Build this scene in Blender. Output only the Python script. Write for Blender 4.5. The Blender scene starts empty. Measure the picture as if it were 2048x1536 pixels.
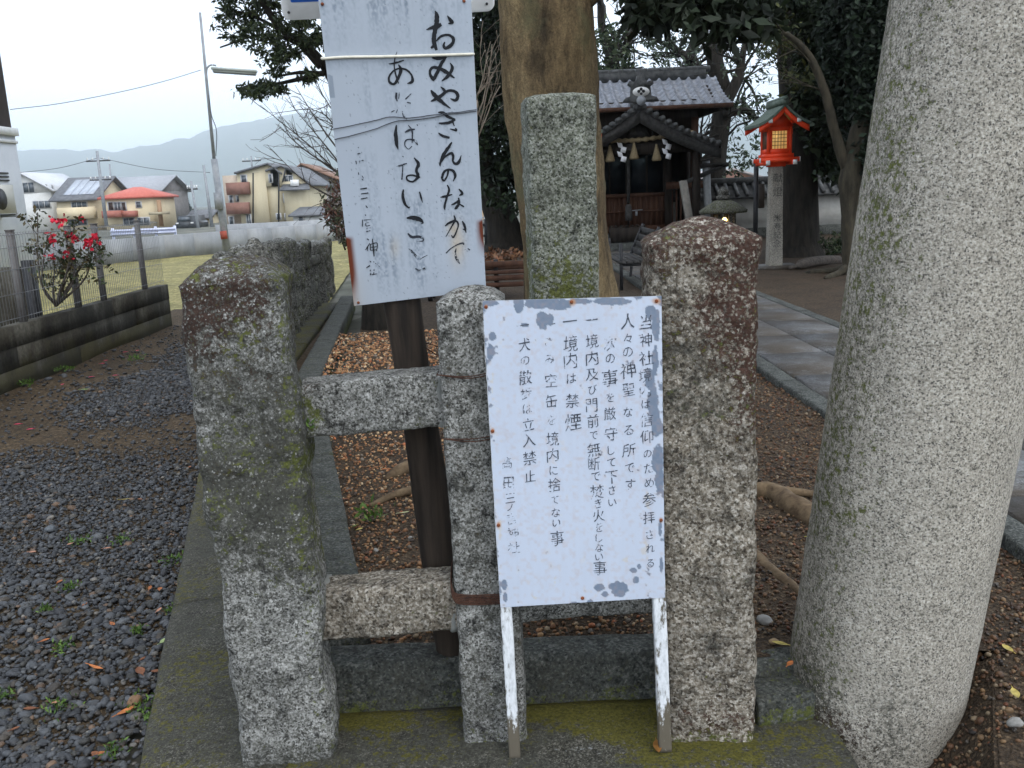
import bpy, bmesh, math, random
import numpy as np
from mathutils import Vector, Matrix
S = bpy.context.scene
COL = S.collection
# ------------------------------------------------------------------ camera
F = 1800.0; PITCH = math.radians(12); ROLL = math.radians(2.5); EYE = 1.5
cp, sp, cr, sr = math.cos(PITCH), math.sin(PITCH), math.cos(ROLL), math.sin(ROLL)
DV = np.array((0, cp, -sp)); R0 = np.array((1., 0, 0)); U0 = np.array((0, sp, cp))
RV = cr * R0 - sr * U0; UV_ = sr * R0 + cr * U0
cam_d = bpy.data.cameras.new('camera'); cam = bpy.data.objects.new('camera', cam_d); COL.objects.link(cam)
cam_d.sensor_width = 36; cam_d.lens = F / 2048 * 36; cam_d.clip_start = .05; cam_d.clip_end = 20000
mw = Matrix.Identity(4)
for i in range(3):
    mw[i][0] = RV[i]; mw[i][1] = UV_[i]; mw[i][2] = -DV[i]
mw[2][3] = EYE
cam.matrix_world = mw
S.camera = cam
# ------------------------------------------------------------------ sky, sun, exposure
SUN_EL, SUN_AZ = math.radians(52), math.radians(150)      # azimuth clockwise from +Y
w = bpy.data.worlds.new('World'); S.world = w; w.use_nodes = True
wn = w.node_tree.nodes; wl = w.node_tree.links; wn.clear()
sky = wn.new('ShaderNodeTexSky'); sky.sky_type = 'NISHITA'; sky.sun_disc = False
sky.sun_elevation = SUN_EL; sky.sun_rotation = SUN_AZ; sky.air_density = 1.0; sky.dust_density = 4.0; sky.ozone_density = 1.0
hs = wn.new('ShaderNodeHueSaturation'); hs.inputs['Saturation'].default_value = .38; hs.inputs['Value'].default_value = 1.0
mxs = wn.new('ShaderNodeMix'); mxs.data_type = 'RGBA'; mxs.inputs[0].default_value = .7
mxs.inputs[7].default_value = (10.6, 11.6, 13.2, 1)       # even cloud cover over the clear-sky gradient
bg = wn.new('ShaderNodeBackground'); bg.inputs[1].default_value = .148
wo = wn.new('ShaderNodeOutputWorld')
wl.new(sky.outputs[0], hs.inputs['Color']); wl.new(hs.outputs[0], mxs.inputs[6]); wl.new(mxs.outputs[2], bg.inputs[0]); wl.new(bg.outputs[0], wo.inputs[0])
sl = bpy.data.lights.new('sun', 'SUN'); sl.energy = .7; sl.angle = math.radians(25); sl.color = (1, .96, .9)
so = bpy.data.objects.new('sun', sl); COL.objects.link(so)
sd = Vector((math.sin(SUN_AZ) * math.cos(SUN_EL), math.cos(SUN_AZ) * math.cos(SUN_EL), math.sin(SUN_EL)))
so.rotation_euler = sd.to_track_quat('Z', 'Y').to_euler()
S.view_settings.view_transform = 'Standard'; S.view_settings.look = 'None'; S.view_settings.gamma = 1
S.view_settings.exposure = 0.36
S.render.engine = 'CYCLES'
S.cycles.use_denoising = True; S.cycles.max_bounces = 6; S.cycles.diffuse_bounces = 3; S.cycles.transparent_max_bounces = 12
S.cycles.volume_bounces = 3; S.cycles.glossy_bounces = 2; S.cycles.transmission_bounces = 4; S.cycles.use_adaptive_sampling = True
S.cycles.adaptive_threshold = .02

# ------------------------------------------------------------------ helpers
rng = np.random.default_rng(7); random.seed(7)
def V3(*a): return np.array(a, float)
def ray(x, y): return DV + (x - 1024) / F * RV - (y - 768) / F * UV_
def at(x, y, Y):
    d = ray(x, y); t = Y / d[1]; return V3(d[0] * t, Y, EYE + d[2] * t)
def gnd(x, y, z=0.):
    d = ray(x, y); t = (z - EYE) / d[2]; return V3(d[0] * t, d[1] * t, z)
def proj(P):
    v = np.asarray(P, float) - V3(0, 0, EYE); d = v @ DV
    return 1024 + F * (v @ RV) / d, 768 - F * (v @ UV_) / d
def seen(P, m=250):
    x, y = proj(P); d = (np.asarray(P) - V3(0, 0, EYE)) @ DV
    return (x > -m) & (x < 2048 + m) & (y > -m) & (y < 1536 + m) & (d > .2)
def _h(x, y, z, s):
    with np.errstate(over='ignore'):
        h = x * np.uint32(374761393) + y * np.uint32(668265263) + z * np.uint32(2246822519) + np.uint32((s * 3266489917) & 0xffffffff)
        h = (h ^ (h >> np.uint32(15))) * np.uint32(2246822519); h = (h ^ (h >> np.uint32(13))) * np.uint32(3266489917)
        return ((h ^ (h >> np.uint32(16))) & np.uint32(0xffffff)).astype(float) / 0xffffff
def vn(P, s=0):
    P = np.asarray(P, float); i = np.floor(P); f = P - i; f = f * f * (3 - 2 * f); i = i.astype(np.int64).astype(np.uint32)
    r = 0
    for a in (0, 1):
        for b in (0, 1):
            for c in (0, 1):
                wt = (f[:, 0] if a else 1 - f[:, 0]) * (f[:, 1] if b else 1 - f[:, 1]) * (f[:, 2] if c else 1 - f[:, 2])
                r = r + wt * _h(i[:, 0] + np.uint32(a), i[:, 1] + np.uint32(b), i[:, 2] + np.uint32(c), s)
    return r
def fbm(P, sc, o=4, s=0):
    P = np.asarray(P, float) * sc; r = 0; a = .5; t = 0
    for k in range(o):
        r = r + a * (2 * vn(P * (2.03 ** k) + 17.3 * k, s + k) - 1); t += a; a *= .5
    return r / t
def sm(x, a, b):
    t = np.clip((x - a) / (b - a), 0, 1); return t * t * (3 - 2 * t)

ORG = {}
def link(o, parent=None, org=None):
    COL.objects.link(o)
    if parent is not None:
        o.parent = parent; ORG[o.name] = ORG[parent.name]
    else:
        o.location = org; ORG[o.name] = np.array(org, float)
    return o
def tag(o, label=None, cat=None, group=None, kind=None):
    if label: o['label'] = label
    if cat: o['category'] = cat
    if group: o['group'] = group
    if kind: o['kind'] = kind
    return o
def thing(name, label, cat, loc, group=None):
    o = bpy.data.objects.new(name, None); o.empty_display_size = .1
    link(o, None, loc); return tag(o, label, cat, group)
class MB:
    def __init__(s): s.V = []; s.F = []; s.n = 0; s.A = {}
    def add(s, V, *Fs, **attrs):
        V = np.asarray(V, float)
        for f in Fs:
            f = np.asarray(f, int)
            if f.ndim == 1: f = f[None]
            s.F.append(f + s.n)
        s.V.append(V); s.n += len(V)
        for k, v in attrs.items():
            v = np.asarray(v, float); s.A.setdefault(k, []).append(v)
        return s
    def box(s, c, d, R=None):
        c = np.array(c, float); h = np.array(d, float) / 2
        P = np.array([(x, y, z) for z in (-1, 1) for y in (-1, 1) for x in (-1, 1)], float) * h
        if R is not None: P = P @ np.array(R, float).T
        return s.add(P + c, [(0, 2, 3, 1), (4, 5, 7, 6), (0, 1, 5, 4), (1, 3, 7, 5), (3, 2, 6, 7), (2, 0, 4, 6)])
    def bb(s, a, b):
        a = np.array(a, float); b = np.array(b, float); return s.box((a + b) / 2, np.abs(b - a))
    def bar(s, a, b, wd, ht, up=(0, 0, 1)):
        a = np.array(a, float); b = np.array(b, float); d = b - a; L = np.linalg.norm(d); d = d / L
        u = np.cross(up, d); u /= np.linalg.norm(u); v = np.cross(d, u)
        return s.box((a + b) / 2, (L, wd, ht), np.stack([d, u, v], 1))
    def tube(s, pts, r, n=8, cap=True):
        pts = np.array(pts, float); m = len(pts); r = np.broadcast_to(np.array(r, float), (m,))
        t = np.gradient(pts, axis=0); t /= np.linalg.norm(t, axis=1)[:, None] + 1e-9
        ref = V3(0, 0, 1) if abs(t[0][2]) < .9 else V3(1, 0, 0)
        u = np.cross(t, ref); u /= np.linalg.norm(u, axis=1)[:, None] + 1e-9; v = np.cross(t, u)
        a = np.linspace(0, 2 * math.pi, n, endpoint=False)
        P = pts[:, None] + r[:, None, None] * (np.cos(a)[None, :, None] * u[:, None] + np.sin(a)[None, :, None] * v[:, None])
        i = np.arange(m - 1)[:, None] * n + np.arange(n)[None]; j = np.arange(m - 1)[:, None] * n + (np.arange(n)[None] + 1) % n
        f = np.stack([i, i + n, j + n, j], -1).reshape(-1, 4)
        fs = [f]
        if cap: fs += [np.arange(n), (m - 1) * n + np.arange(n)[::-1]]
        return s.add(P.reshape(-1, 3), *fs)
    def lathe(s, c, prof, n=16):
        prof = np.array(prof, float); m = len(prof); a = np.linspace(0, 2 * math.pi, n, endpoint=False)
        P = np.stack([prof[:, 0][:, None] * np.cos(a), prof[:, 0][:, None] * np.sin(a), np.repeat(prof[:, 1][:, None], n, 1)], -1) + np.array(c)
        i = np.arange(m - 1)[:, None] * n + np.arange(n)[None]; j = np.arange(m - 1)[:, None] * n + (np.arange(n)[None] + 1) % n
        f = np.stack([i, j, j + n, i + n], -1).reshape(-1, 4)
        return s.add(P.reshape(-1, 3), f, np.arange(n)[::-1], (m - 1) * n + np.arange(n))
    def prism(s, poly, ext):
        poly = np.array(poly, float); n = len(poly); ext = np.array(ext, float)
        k = np.arange(n); q = np.stack([k, (k + 1) % n, (k + 1) % n + n, k + n], -1)
        return s.add(np.vstack([poly, poly + ext]), q, k[::-1], k + n)
    def sheet(s, P):                                   # P: (m,n,3)
        m, n, _ = P.shape; i = (np.arange(m - 1)[:, None] * n + np.arange(n - 1)[None]).reshape(-1)
        return s.add(P.reshape(-1, 3), np.stack([i, i + 1, i + n + 1, i + n], -1))
    def build(s, name, mat, parent=None, org=None, smooth=False, attrs=None):
        V = np.vstack(s.V)
        if parent is None and org is None:
            lo, hi = V.min(0), V.max(0); org = ((lo[0] + hi[0]) / 2, (lo[1] + hi[1]) / 2, lo[2])
        o_ = ORG[parent.name] if parent is not None else np.array(org, float)
        me = bpy.data.meshes.new(name); me.vertices.add(len(V)); me.vertices.foreach_set('co', (V - o_).astype('f').ravel())
        li = np.concatenate([f.ravel() for f in s.F]); tot = np.concatenate([np.full(len(f), f.shape[1]) for f in s.F])
        me.loops.add(len(li)); me.loops.foreach_set('vertex_index', li.astype('i'))
        me.polygons.add(len(tot)); me.polygons.foreach_set('loop_start', (np.cumsum(tot) - tot).astype('i'))
        me.update(calc_edges=True); me.validate()
        if smooth: me.polygons.foreach_set('use_smooth', np.ones(len(me.polygons), bool))
        A = dict(attrs or {})
        for k, v in s.A.items(): A[k] = np.concatenate(v)
        for k, v in A.items():
            v = np.asarray(v)
            if v.ndim == 1:
                a = me.attributes.new(k, 'FLOAT', 'POINT'); a.data.foreach_set('value', v.astype('f'))
            else:
                a = me.attributes.new(k, 'FLOAT_COLOR', 'POINT'); a.data.foreach_set('color', np.hstack([v, np.ones((len(v), 1))]).astype('f').ravel())
        if mat: me.materials.append(mat)
        return link(bpy.data.objects.new(name, me), parent, None if parent is not None else org)
def struct(o): o['kind'] = 'structure'; return o
def copy_tree(o, parent=None):
    c = o.copy(); COL.objects.link(c); ORG[c.name] = ORG[o.name]
    if parent is not None: c.parent = parent
    for ch in [x for x in bpy.data.objects if x.parent is o]: copy_tree(ch, c)
    return c

# ------------------------------------------------------------------ materials
def mat(name, rough=.8, spec=.3, col=None, metal=0):
    m = bpy.data.materials.new(name); m.use_nodes = True; nt = m.node_tree; b = nt.nodes['Principled BSDF']
    b.inputs['Roughness'].default_value = rough; b.inputs['Specular IOR Level'].default_value = spec; b.inputs['Metallic'].default_value = metal
    if col: b.inputs['Base Color'].default_value = (*col, 1)
    return m, nt, b
def nd(nt, t, **k):
    n = nt.nodes.new('ShaderNode' + t)
    for a, v in k.items():
        if a in n.inputs: n.inputs[a].default_value = v
        else: setattr(n, a, v)
    return n
def noise(nt, sc, det=4, rough=.6, vec=None, dist=0):
    n = nd(nt, 'TexNoise'); n.inputs['Scale'].default_value = sc; n.inputs['Detail'].default_value = det; n.inputs['Roughness'].default_value = rough; n.inputs['Distortion'].default_value = dist
    if vec is not None: nt.links.new(vec, n.inputs['Vector'])
    return n.outputs['Fac']
def ramp(nt, fac, stops, interp='LINEAR'):
    r = nd(nt, 'ValToRGB'); e = r.color_ramp; e.interpolation = interp
    while len(e.elements) < len(stops): e.elements.new(.5)
    for el, (p, c) in zip(e.elements, stops):
        el.position = p; c = (c, c, c) if isinstance(c, (int, float)) else c; el.color = (*c, 1)
    nt.links.new(fac, r.inputs[0]); return r.outputs[0]
def mix(nt, fac, a, b, mode='MIX'):
    n = nd(nt, 'Mix'); n.data_type = 'RGBA'; n.blend_type = mode; n.clamp_factor = True
    for s_, i in ((fac, 0), (a, 6), (b, 7)):
        if isinstance(s_, (int, float)): n.inputs[i].default_value = s_ if i == 0 else (s_, s_, s_, 1)
        elif isinstance(s_, tuple): n.inputs[i].default_value = (*s_, 1)
        else: nt.links.new(s_, n.inputs[i])
    return n.outputs[2]
def math_(nt, op, a, b=0.):
    n = nd(nt, 'Math'); n.operation = op
    for s_, i in ((a, 0), (b, 1)):
        if isinstance(s_, (int, float)): n.inputs[i].default_value = s_
        else: nt.links.new(s_, n.inputs[i])
    return n.outputs[0]
def attr(nt, name, out='Fac'):
    n = nd(nt, 'Attribute'); n.attribute_name = name; return n.outputs[out]
def bump(nt, b, h, strength=.4, dist=.01, chain=None):
    n = nd(nt, 'Bump'); n.inputs['Strength'].default_value = strength; n.inputs['Distance'].default_value = dist
    nt.links.new(h, n.inputs['Height'])
    if chain is not None: nt.links.new(chain, n.inputs['Normal'])
    nt.links.new(n.outputs[0], b.inputs['Normal']); return n.outputs[0]
def objco(nt, sc=None):
    t = nd(nt, 'TexCoord').outputs['Object']
    if sc:
        mp = nd(nt, 'Mapping'); mp.inputs['Scale'].default_value = sc; nt.links.new(t, mp.inputs[0]); return mp.outputs[0]
    return t

def granite(name, dark, mid, light, white, grain=55, spk=.13, bumpd=.004, lich=(.034, .019, .014), mossc=(.075, .085, .02), big=.35, pit_shade=.5):
    m, nt, b = mat(name, .88, .25); co = objco(nt)
    g = noise(nt, grain, 3, .65, co)
    c = ramp(nt, g, [(.30, dark), (.43, mid), (.56, light), (.70, white)])
    vo = nd(nt, 'TexVoronoi'); vo.inputs['Scale'].default_value = grain * 1.9; nt.links.new(co, vo.inputs['Vector'])
    sx = nd(nt, 'SeparateColor'); nt.links.new(vo.outputs['Color'], sx.inputs[0])
    c = mix(nt, ramp(nt, sx.outputs[0], [(spk, .85), (spk + .04, 0)]), c, dark)
    c = mix(nt, ramp(nt, sx.outputs[1], [(.86, 0), (.9, .6)]), c, white)
    pn = noise(nt, grain * .22, 5, .75, co); c = mix(nt, 1., c, ramp(nt, pn, [(.34, 1 - pit_shade * 1.4), (.5, 1.)]), 'MULTIPLY')  # crevice shade painted into the colour by noise
    lg = noise(nt, 5, 4, .6, co)
    c = mix(nt, 1., c, ramp(nt, lg, [(.3, 1 - big), (.65, 1.08)]), 'MULTIPLY')
    n1 = noise(nt, 52, 5, .75, co); n2 = noise(nt, 120, 2, .6, co)
    def masked(c, a, col, lo=.3, hi=.46, br=1.3, keep=.97):
        f = math_(nt, 'ADD', attr(nt, a), math_(nt, 'MULTIPLY', math_(nt, 'SUBTRACT', n1, .5), br * 1.6))
        f = ramp(nt, f, [(lo, 0), (hi, .93)]); f = math_(nt, 'MULTIPLY', f, ramp(nt, sx.outputs[2], [(keep - .03, 1), (keep + .03, .12)]))
        cc = mix(nt, 1., col, ramp(nt, n2, [(.3, .6), (.7, 1.5)]), 'MULTIPLY')
        return mix(nt, f, c, cc)
    c = masked(c, 'grime', (.042, .042, .034), .22, .7, 1.3, .9)
    c = masked(c, 'lichen', lich, keep=.72)
    c = masked(c, 'moss', mossc)
    f = ramp(nt, math_(nt, 'ADD', attr(nt, 'pale'), math_(nt, 'MULTIPLY', math_(nt, 'SUBTRACT', n1, .5), 1.2)), [(.5, 0), (.68, .9)])
    c = mix(nt, f, c, (.38, .395, .40))
    nt.links.new(c, b.inputs['Base Color'])
    h1 = bump(nt, b, g, .7, bumpd); bump(nt, b, noise(nt, 18, 5, .65, co), .6, bumpd * 4, h1)
    return m
G_POST = granite('granite_weathered', (.035, .034, .030), (.135, .134, .12), (.255, .253, .235), (.42, .42, .40), 125, pit_shade=.62)
G_COARSE = granite('granite_coarse', (.042, .033, .024), (.145, .122, .092), (.26, .232, .188), (.46, .43, .375), 88, .1, .006, pit_shade=.5, lich=(.042, .019, .013))
G_PILLAR = granite('granite_pillar', (.035, .04, .03), (.14, .15, .11), (.25, .262, .215), (.42, .43, .385), 105, .12, .006, mossc=(.09, .1, .025))
G_COLUMN = granite('granite_dressed', (.06, .057, .052), (.25, .228, .188), (.37, .342, .288), (.50, .475, .42), 150, .1, .0025, big=.12, pit_shade=.12)
G_SLAB = granite('stone_slab', (.016, .016, .012), (.042, .04, .03), (.075, .072, .056), (.2, .19, .165), 130, .1, .004, mossc=(.07, .064, .01))
G_DARK = granite('dark_kerb_stone', (.022, .025, .022), (.05, .055, .05), (.08, .085, .076), (.16, .16, .145), 80, .1, .003)
G_OLD = granite('old_fence_stone', (.022, .022, .018), (.085, .082, .07), (.16, .155, .135), (.28, .27, .245), 50, .12, .01)

def simple(name, c1, c2, sc=8, rough=.8, bs=.3, bd=.005, vec=None, spec=.3, det=5, lo=.35, hi=.65):
    m, nt, b = mat(name, rough, spec); co = objco(nt, vec)
    n = noise(nt, sc, det, .65, co)
    nt.links.new(ramp(nt, n, [(lo, c1), (hi, c2)]), b.inputs['Base Color'])
    if bs: bump(nt, b, n, bs, bd)
    return m
def colmat(name, rough=.7, spec=.35, bs=.3, bd=.003, sc=60, var=True):
    m, nt, b = mat(name, rough, spec); co = objco(nt); n = noise(nt, sc, 4, .6, co)
    c = attr(nt, 'Col', 'Color')
    if var: c = mix(nt, 1., c, ramp(nt, n, [(.25, .65), (.75, 1.3)]), 'MULTIPLY')
    nt.links.new(c, b.inputs['Base Color'])
    if bs: bump(nt, b, n, bs, bd)
    return m
M_PEB = colmat('pebble', .6, .4); M_LEAF = colmat('leaf', .6, .22, 0, var=False); M_PAINTED = colmat('wall_render', .85, .2, .1, .01, 3)
m, nt, b = mat('smooth_bark', .9, .2); co = objco(nt, (1, 1, .4)); n = noise(nt, 3.5, 5, .65, co); n2 = noise(nt, 26, 5, .7, co); n3 = noise(nt, 70, 3, .7, objco(nt))
c = ramp(nt, n, [(.32, (.035, .026, .015)), (.48, (.13, .092, .048)), (.66, (.21, .155, .082))]); c = mix(nt, 1., c, ramp(nt, n2, [(.3, .5), (.55, 1.), (.75, 1.35)]), 'MULTIPLY'); c = mix(nt, 1., c, ramp(nt, n3, [(.3, .6), (.6, 1.1)]), 'MULTIPLY')
c = mix(nt, ramp(nt, noise(nt, 2., 4, .6, objco(nt)), [(.56, 0), (.66, .55)]), c, (.10, .105, .055))
nt.links.new(c, b.inputs['Base Color']); h1 = bump(nt, b, n2, .9, .02); bump(nt, b, n3, .6, .008, h1); M_BARK = m
M_BARKD = simple('dark_bark', (.009, .008, .006), (.03, .025, .019), 14, .9, .8, .03, (1, 1, .2))
M_TWIG = simple('twig_bark', (.05, .042, .035), (.12, .1, .085), 20, .9, 0)
M_STAKE = simple('dark_weathered_timber', (.012, .009, .007), (.045, .033, .024), 30, .85, .5, .004, (1, 1, .06))
M_DWOOD = simple('dark_temple_timber', (.012, .009, .007), (.035, .027, .021), 12, .85, .3, .004, (1, 1, .15))
M_BWOOD = simple('brown_lattice_timber', (.05, .022, .013), (.09, .042, .024), 12, .8, .3, .004, (1, 1, .15))
M_GWOOD = simple('grey_timber', (.022, .021, .02), (.055, .053, .05), 14, .85, .3, .004)
M_TILE = simple('glazed_roof_tile', (.19, .205, .235), (.31, .33, .375), 7, .22, .1, .003, spec=.6)
M_TILED = simple('dark_roof_tile', (.035, .037, .037), (.095, .096, .094), 9, .6, .2, .005)
M_RED = simple('vermilion_paint', (.74, .05, .012), (.84, .075, .02), 6, .45, .05, .002)
M_WHITE = simple('white_paint', (.62, .62, .6), (.75, .75, .74), 8, .6, .05, .002)
M_GREENROOF = simple('green_copper_roof', (.05, .075, .055), (.11, .14, .11), 14, .6, .2, .004)
M_BLACK = simple('black_iron', (.012, .012, .013), (.03, .03, .032), 20, .5, .1, .002)
M_STEEL = simple('grey_steel_pole', (.2, .215, .235), (.3, .315, .33), 6, .5, .05, .002)
M_WIRE = simple('rusty_wire', (.03, .014, .01), (.08, .035, .02), 60, .8, 0)
M_DKWIRE = simple('dark_wire', (.03, .035, .045), (.06, .065, .075), 60, .6, 0)
M_CORD = simple('white_cord', (.6, .57, .47), (.72, .68, .58), 50, .7, 0)
M_CONC = simple('pale_concrete', (.25, .26, .27), (.36, .37, .38), 1.5, .9, .3, .02, (1, 1, .4))
M_PLASTER = simple('white_plaster', (.42, .41, .37), (.55, .54, .5), 3, .9, .1, .004)
M_GLASSD = simple('dark_window_glass', (.05, .06, .07), (.1, .12, .14), 3, .15, 0, spec=.6)
M_DIMGLASS, _, _ = mat('dull_dark_glass', .5, .2, (.008, .011, .014))  # dark, dull pane glass, set so it reflects less light
M_STRAW = simple('straw_rope', (.16, .125, .07), (.28, .22, .13), 60, .9, .5, .004)
M_PAPER, _, _ = mat('white_paper', .7, .2, (.78, .78, .8))
M_NAIL = simple('rusty_nail', (.12, .03, .012), (.25, .08, .03), 200, .8, 0)
M_BLUE, _, _ = mat('blue_sign_paint', .4, .4, (.02, .12, .52))
M_INK, _nt, _b = mat('ink', .55, .3)
def emit(name, col, st):
    m, nt, b = mat(name, .4, .3, col); b.inputs['Emission Color'].default_value = (*col, 1); b.inputs['Emission Strength'].default_value = st; return m
M_TUBE = emit('fluorescent_tube', (.7, .92, 1.), 3.)
M_BULB = emit('warm_bulb', (1, .62, .2), 6.)
# soil sheets
def soil(name, c1, c2, c3, grain, bs=.6):
    m, nt, b = mat(name, .9, .25); co = objco(nt)
    g = noise(nt, grain, 4, .7, co); l = noise(nt, 1.3, 5, .65, co)
    vo = nd(nt, 'TexVoronoi'); vo.inputs['Scale'].default_value = grain * 1.3; nt.links.new(co, vo.inputs['Vector'])
    sx = nd(nt, 'SeparateColor'); nt.links.new(vo.outputs['Color'], sx.inputs[0])
    c = ramp(nt, g, [(.3, c1), (.55, c2), (.75, c3)])
    c = mix(nt, .55, c, ramp(nt, sx.outputs[0], [(0, c1), (.6, c2), (.9, c3), (1, tuple(min(1, v * 1.8) for v in c3))]))
    c = mix(nt, 1., c, ramp(nt, l, [(.3, .6), (.7, 1.25)]), 'MULTIPLY')
    nt.links.new(c, b.inputs['Base Color']); h = bump(nt, b, vo.outputs['Distance'], bs, .012); bump(nt, b, g, .5, .01, h)
    return m
M_DIRT = soil('dark_wet_soil', (.019, .013, .007), (.062, .041, .021), (.10, .073, .043), 45)
M_PREC = soil('brown_gravel_soil', (.016, .011, .006), (.046, .03, .017), (.10, .07, .042), 75)
M_LOT = soil('dry_grass_lot', (.14, .13, .045), (.235, .21, .085), (.33, .28, .13), 14, .8)
M_LAND = soil('far_land', (.06, .065, .045), (.1, .1, .08), (.16, .155, .13), .6, .2)
M_ROAD = soil('asphalt', (.07, .07, .072), (.1, .1, .105), (.14, .14, .145), 20, .2)

def leafset(mb, C, size, cols, up=.0, lw=.38, droop=None):
    """leaf-sized folded diamonds at the points C"""
    C = np.asarray(C, float); n = len(C)
    if n == 0: return
    d = rng.normal(size=(n, 3)); d[:, 2] -= (.3 if droop is None else droop); d /= np.linalg.norm(d, axis=1)[:, None]
    s = np.cross(d, rng.normal(size=(n, 3))); s /= np.linalg.norm(s, axis=1)[:, None]; k = np.cross(d, s)
    L = (size * rng.uniform(.65, 1.25, n))[:, None]
    P = np.stack([C, C + d * L * .5 + s * L * lw * .5 + k * L * .06, C + d * L, C + d * L * .5 - s * L * lw * .5 + k * L * .06], 1)
    i = np.arange(n)[:, None] * 4
    c = np.asarray(cols, float)[rng.integers(0, len(cols), n)] * rng.uniform(.7, 1.3, (n, 1))
    mb.add(P.reshape(-1, 3), np.hstack([i, i + 1, i + 2]), np.hstack([i, i + 2, i + 3]), Col=np.repeat(c, 4, 0))
def clumps(centers, rad, per, flat=.7):
    centers = np.asarray(centers, float); rad = np.broadcast_to(np.asarray(rad, float), (len(centers),))
    d = rng.normal(size=(len(centers), per, 3)); d *= (rng.uniform(0, 1, (len(centers), per)) ** .5 / np.linalg.norm(d, axis=2))[..., None]
    d[..., 2] *= flat
    return (centers[:, None] + d * rad[:, None, None]).reshape(-1, 3)
def grow(mb, p, d, L, r, depth, tips, spread=.6, segs=5, n=6, wob=.12, grav=0., kids=(2, 4), rmin=.003):
    p = np.array(p, float); d = np.array(d, float) / np.linalg.norm(d); pts = [p]; dirs = [d]
    for k in range(segs):
        d = d + rng.normal(size=3) * wob + V3(0, 0, grav); d /= np.linalg.norm(d); p = p + d * L / segs; pts.append(p); dirs.append(d)
    r1 = max(rmin, r * .45); rr = np.linspace(r, r1, segs + 1)
    mb.tube(pts, rr, n)
    if depth == 0: tips += [pts[-1], pts[-2], pts[len(pts) // 2]]; return
    for k in range(rng.integers(kids[0], kids[1] + 1)):
        t = rng.integers(max(1, segs // 2 - 1), segs + 1); nd_ = dirs[t] + rng.normal(size=3) * spread
        grow(mb, pts[t], nd_, L * rng.uniform(.5, .78), rr[t] * .62, depth - 1, tips, spread, max(3, segs - 1), max(4, n - 1), wob, grav, kids, rmin)
    tips.append(pts[-1])
def smooth_pts(P, per=6):
    P = np.asarray(P, float); n = len(P); Q = np.vstack([2 * P[0] - P[1], P, 2 * P[-1] - P[-2]]); out = []
    for i in range(n - 1):
        p0, p1, p2, p3 = Q[i:i + 4]
        for t in np.linspace(0, 1, per, endpoint=False):
            out.append(.5 * (2 * p1 + (p2 - p0) * t + (2 * p0 - 5 * p1 + 4 * p2 - p3) * t * t + (3 * p1 - p0 - 3 * p2 + p3) * t ** 3))
    out.append(P[-1]); return np.array(out)

def vnormals(V, Fs):
    N = np.zeros_like(V)
    for f in Fs:
        if f.shape[1] > 4: continue
        c = np.cross(V[f[:, 2]] - V[f[:, 0]], V[f[:, -1]] - V[f[:, 1]]) if f.shape[1] == 4 else np.cross(V[f[:, 1]] - V[f[:, 0]], V[f[:, 2]] - V[f[:, 0]])
        for k in range(f.shape[1]): np.add.at(N, f[:, k], c)
    return N / (np.linalg.norm(N, axis=1)[:, None] + 1e-12)
def stone(p0, p1, s0, s1, xdir=(1, 0, 0), e=9, n=56, m=80, cap0=0., cap1=.05, kc=7, amp=.008, sc=9, amp2=.003, sc2=45, seed=1, capp=2.2):
    """squared stone lofted from p0 to p1 (full sizes s0, s1), softly edged and displaced like hewn rock"""
    p0 = np.array(p0, float); p1 = np.array(p1, float); wv = p1 - p0; L = np.linalg.norm(wv); wv /= L
    u = np.array(xdir, float); u -= wv * (u @ wv); u /= np.linalg.norm(u); v = np.cross(wv, u)
    q = n // 4; tt = np.linspace(-1, 1, q, endpoint=False)
    sq = np.vstack([np.stack([tt, -np.ones(q)], 1), np.stack([np.ones(q), tt], 1), np.stack([-tt, np.ones(q)], 1), np.stack([-np.ones(q), -tt], 1)])
    sq = sq / ((np.abs(sq) ** e).sum(1) ** (1 / e))[:, None]
    rings = []
    for f in np.linspace(.06, 1, kc, endpoint=False): rings.append((0, f, -cap0 * (1 - f ** capp)))
    for t in np.linspace(0, 1, m): rings.append((t, 1., 0))
    for f in np.linspace(1, .04, kc + 1)[1:]: rings.append((1, f, cap1 * (1 - f ** capp)))
    P = []
    for t, f, dz in rings:
        a = ((1 - t) * s0[0] + t * s1[0]) / 2 * f; b_ = ((1 - t) * s0[1] + t * s1[1]) / 2 * f
        P.append(p0 + wv * (t * L + dz) + sq[:, :1] * a * u + sq[:, 1:] * b_ * v)
    V = np.vstack(P); M = len(rings); nn = len(sq)
    i = np.arange(M - 1)[:, None] * nn + np.arange(nn)[None]; j = np.arange(M - 1)[:, None] * nn + (np.arange(nn)[None] + 1) % nn
    f = np.stack([i, j, j + nn, i + nn], -1).reshape(-1, 4)
    N = vnormals(V, [f])
    V = V + N * (amp * fbm(V, sc, 3, seed) + amp2 * fbm(V, sc2, 3, seed + 9))[:, None]
    mb = MB(); mb.add(V, f, np.arange(nn)[::-1], (M - 1) * nn + np.arange(nn)); return mb
def V_(mb): return np.vstack(mb.V)
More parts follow.
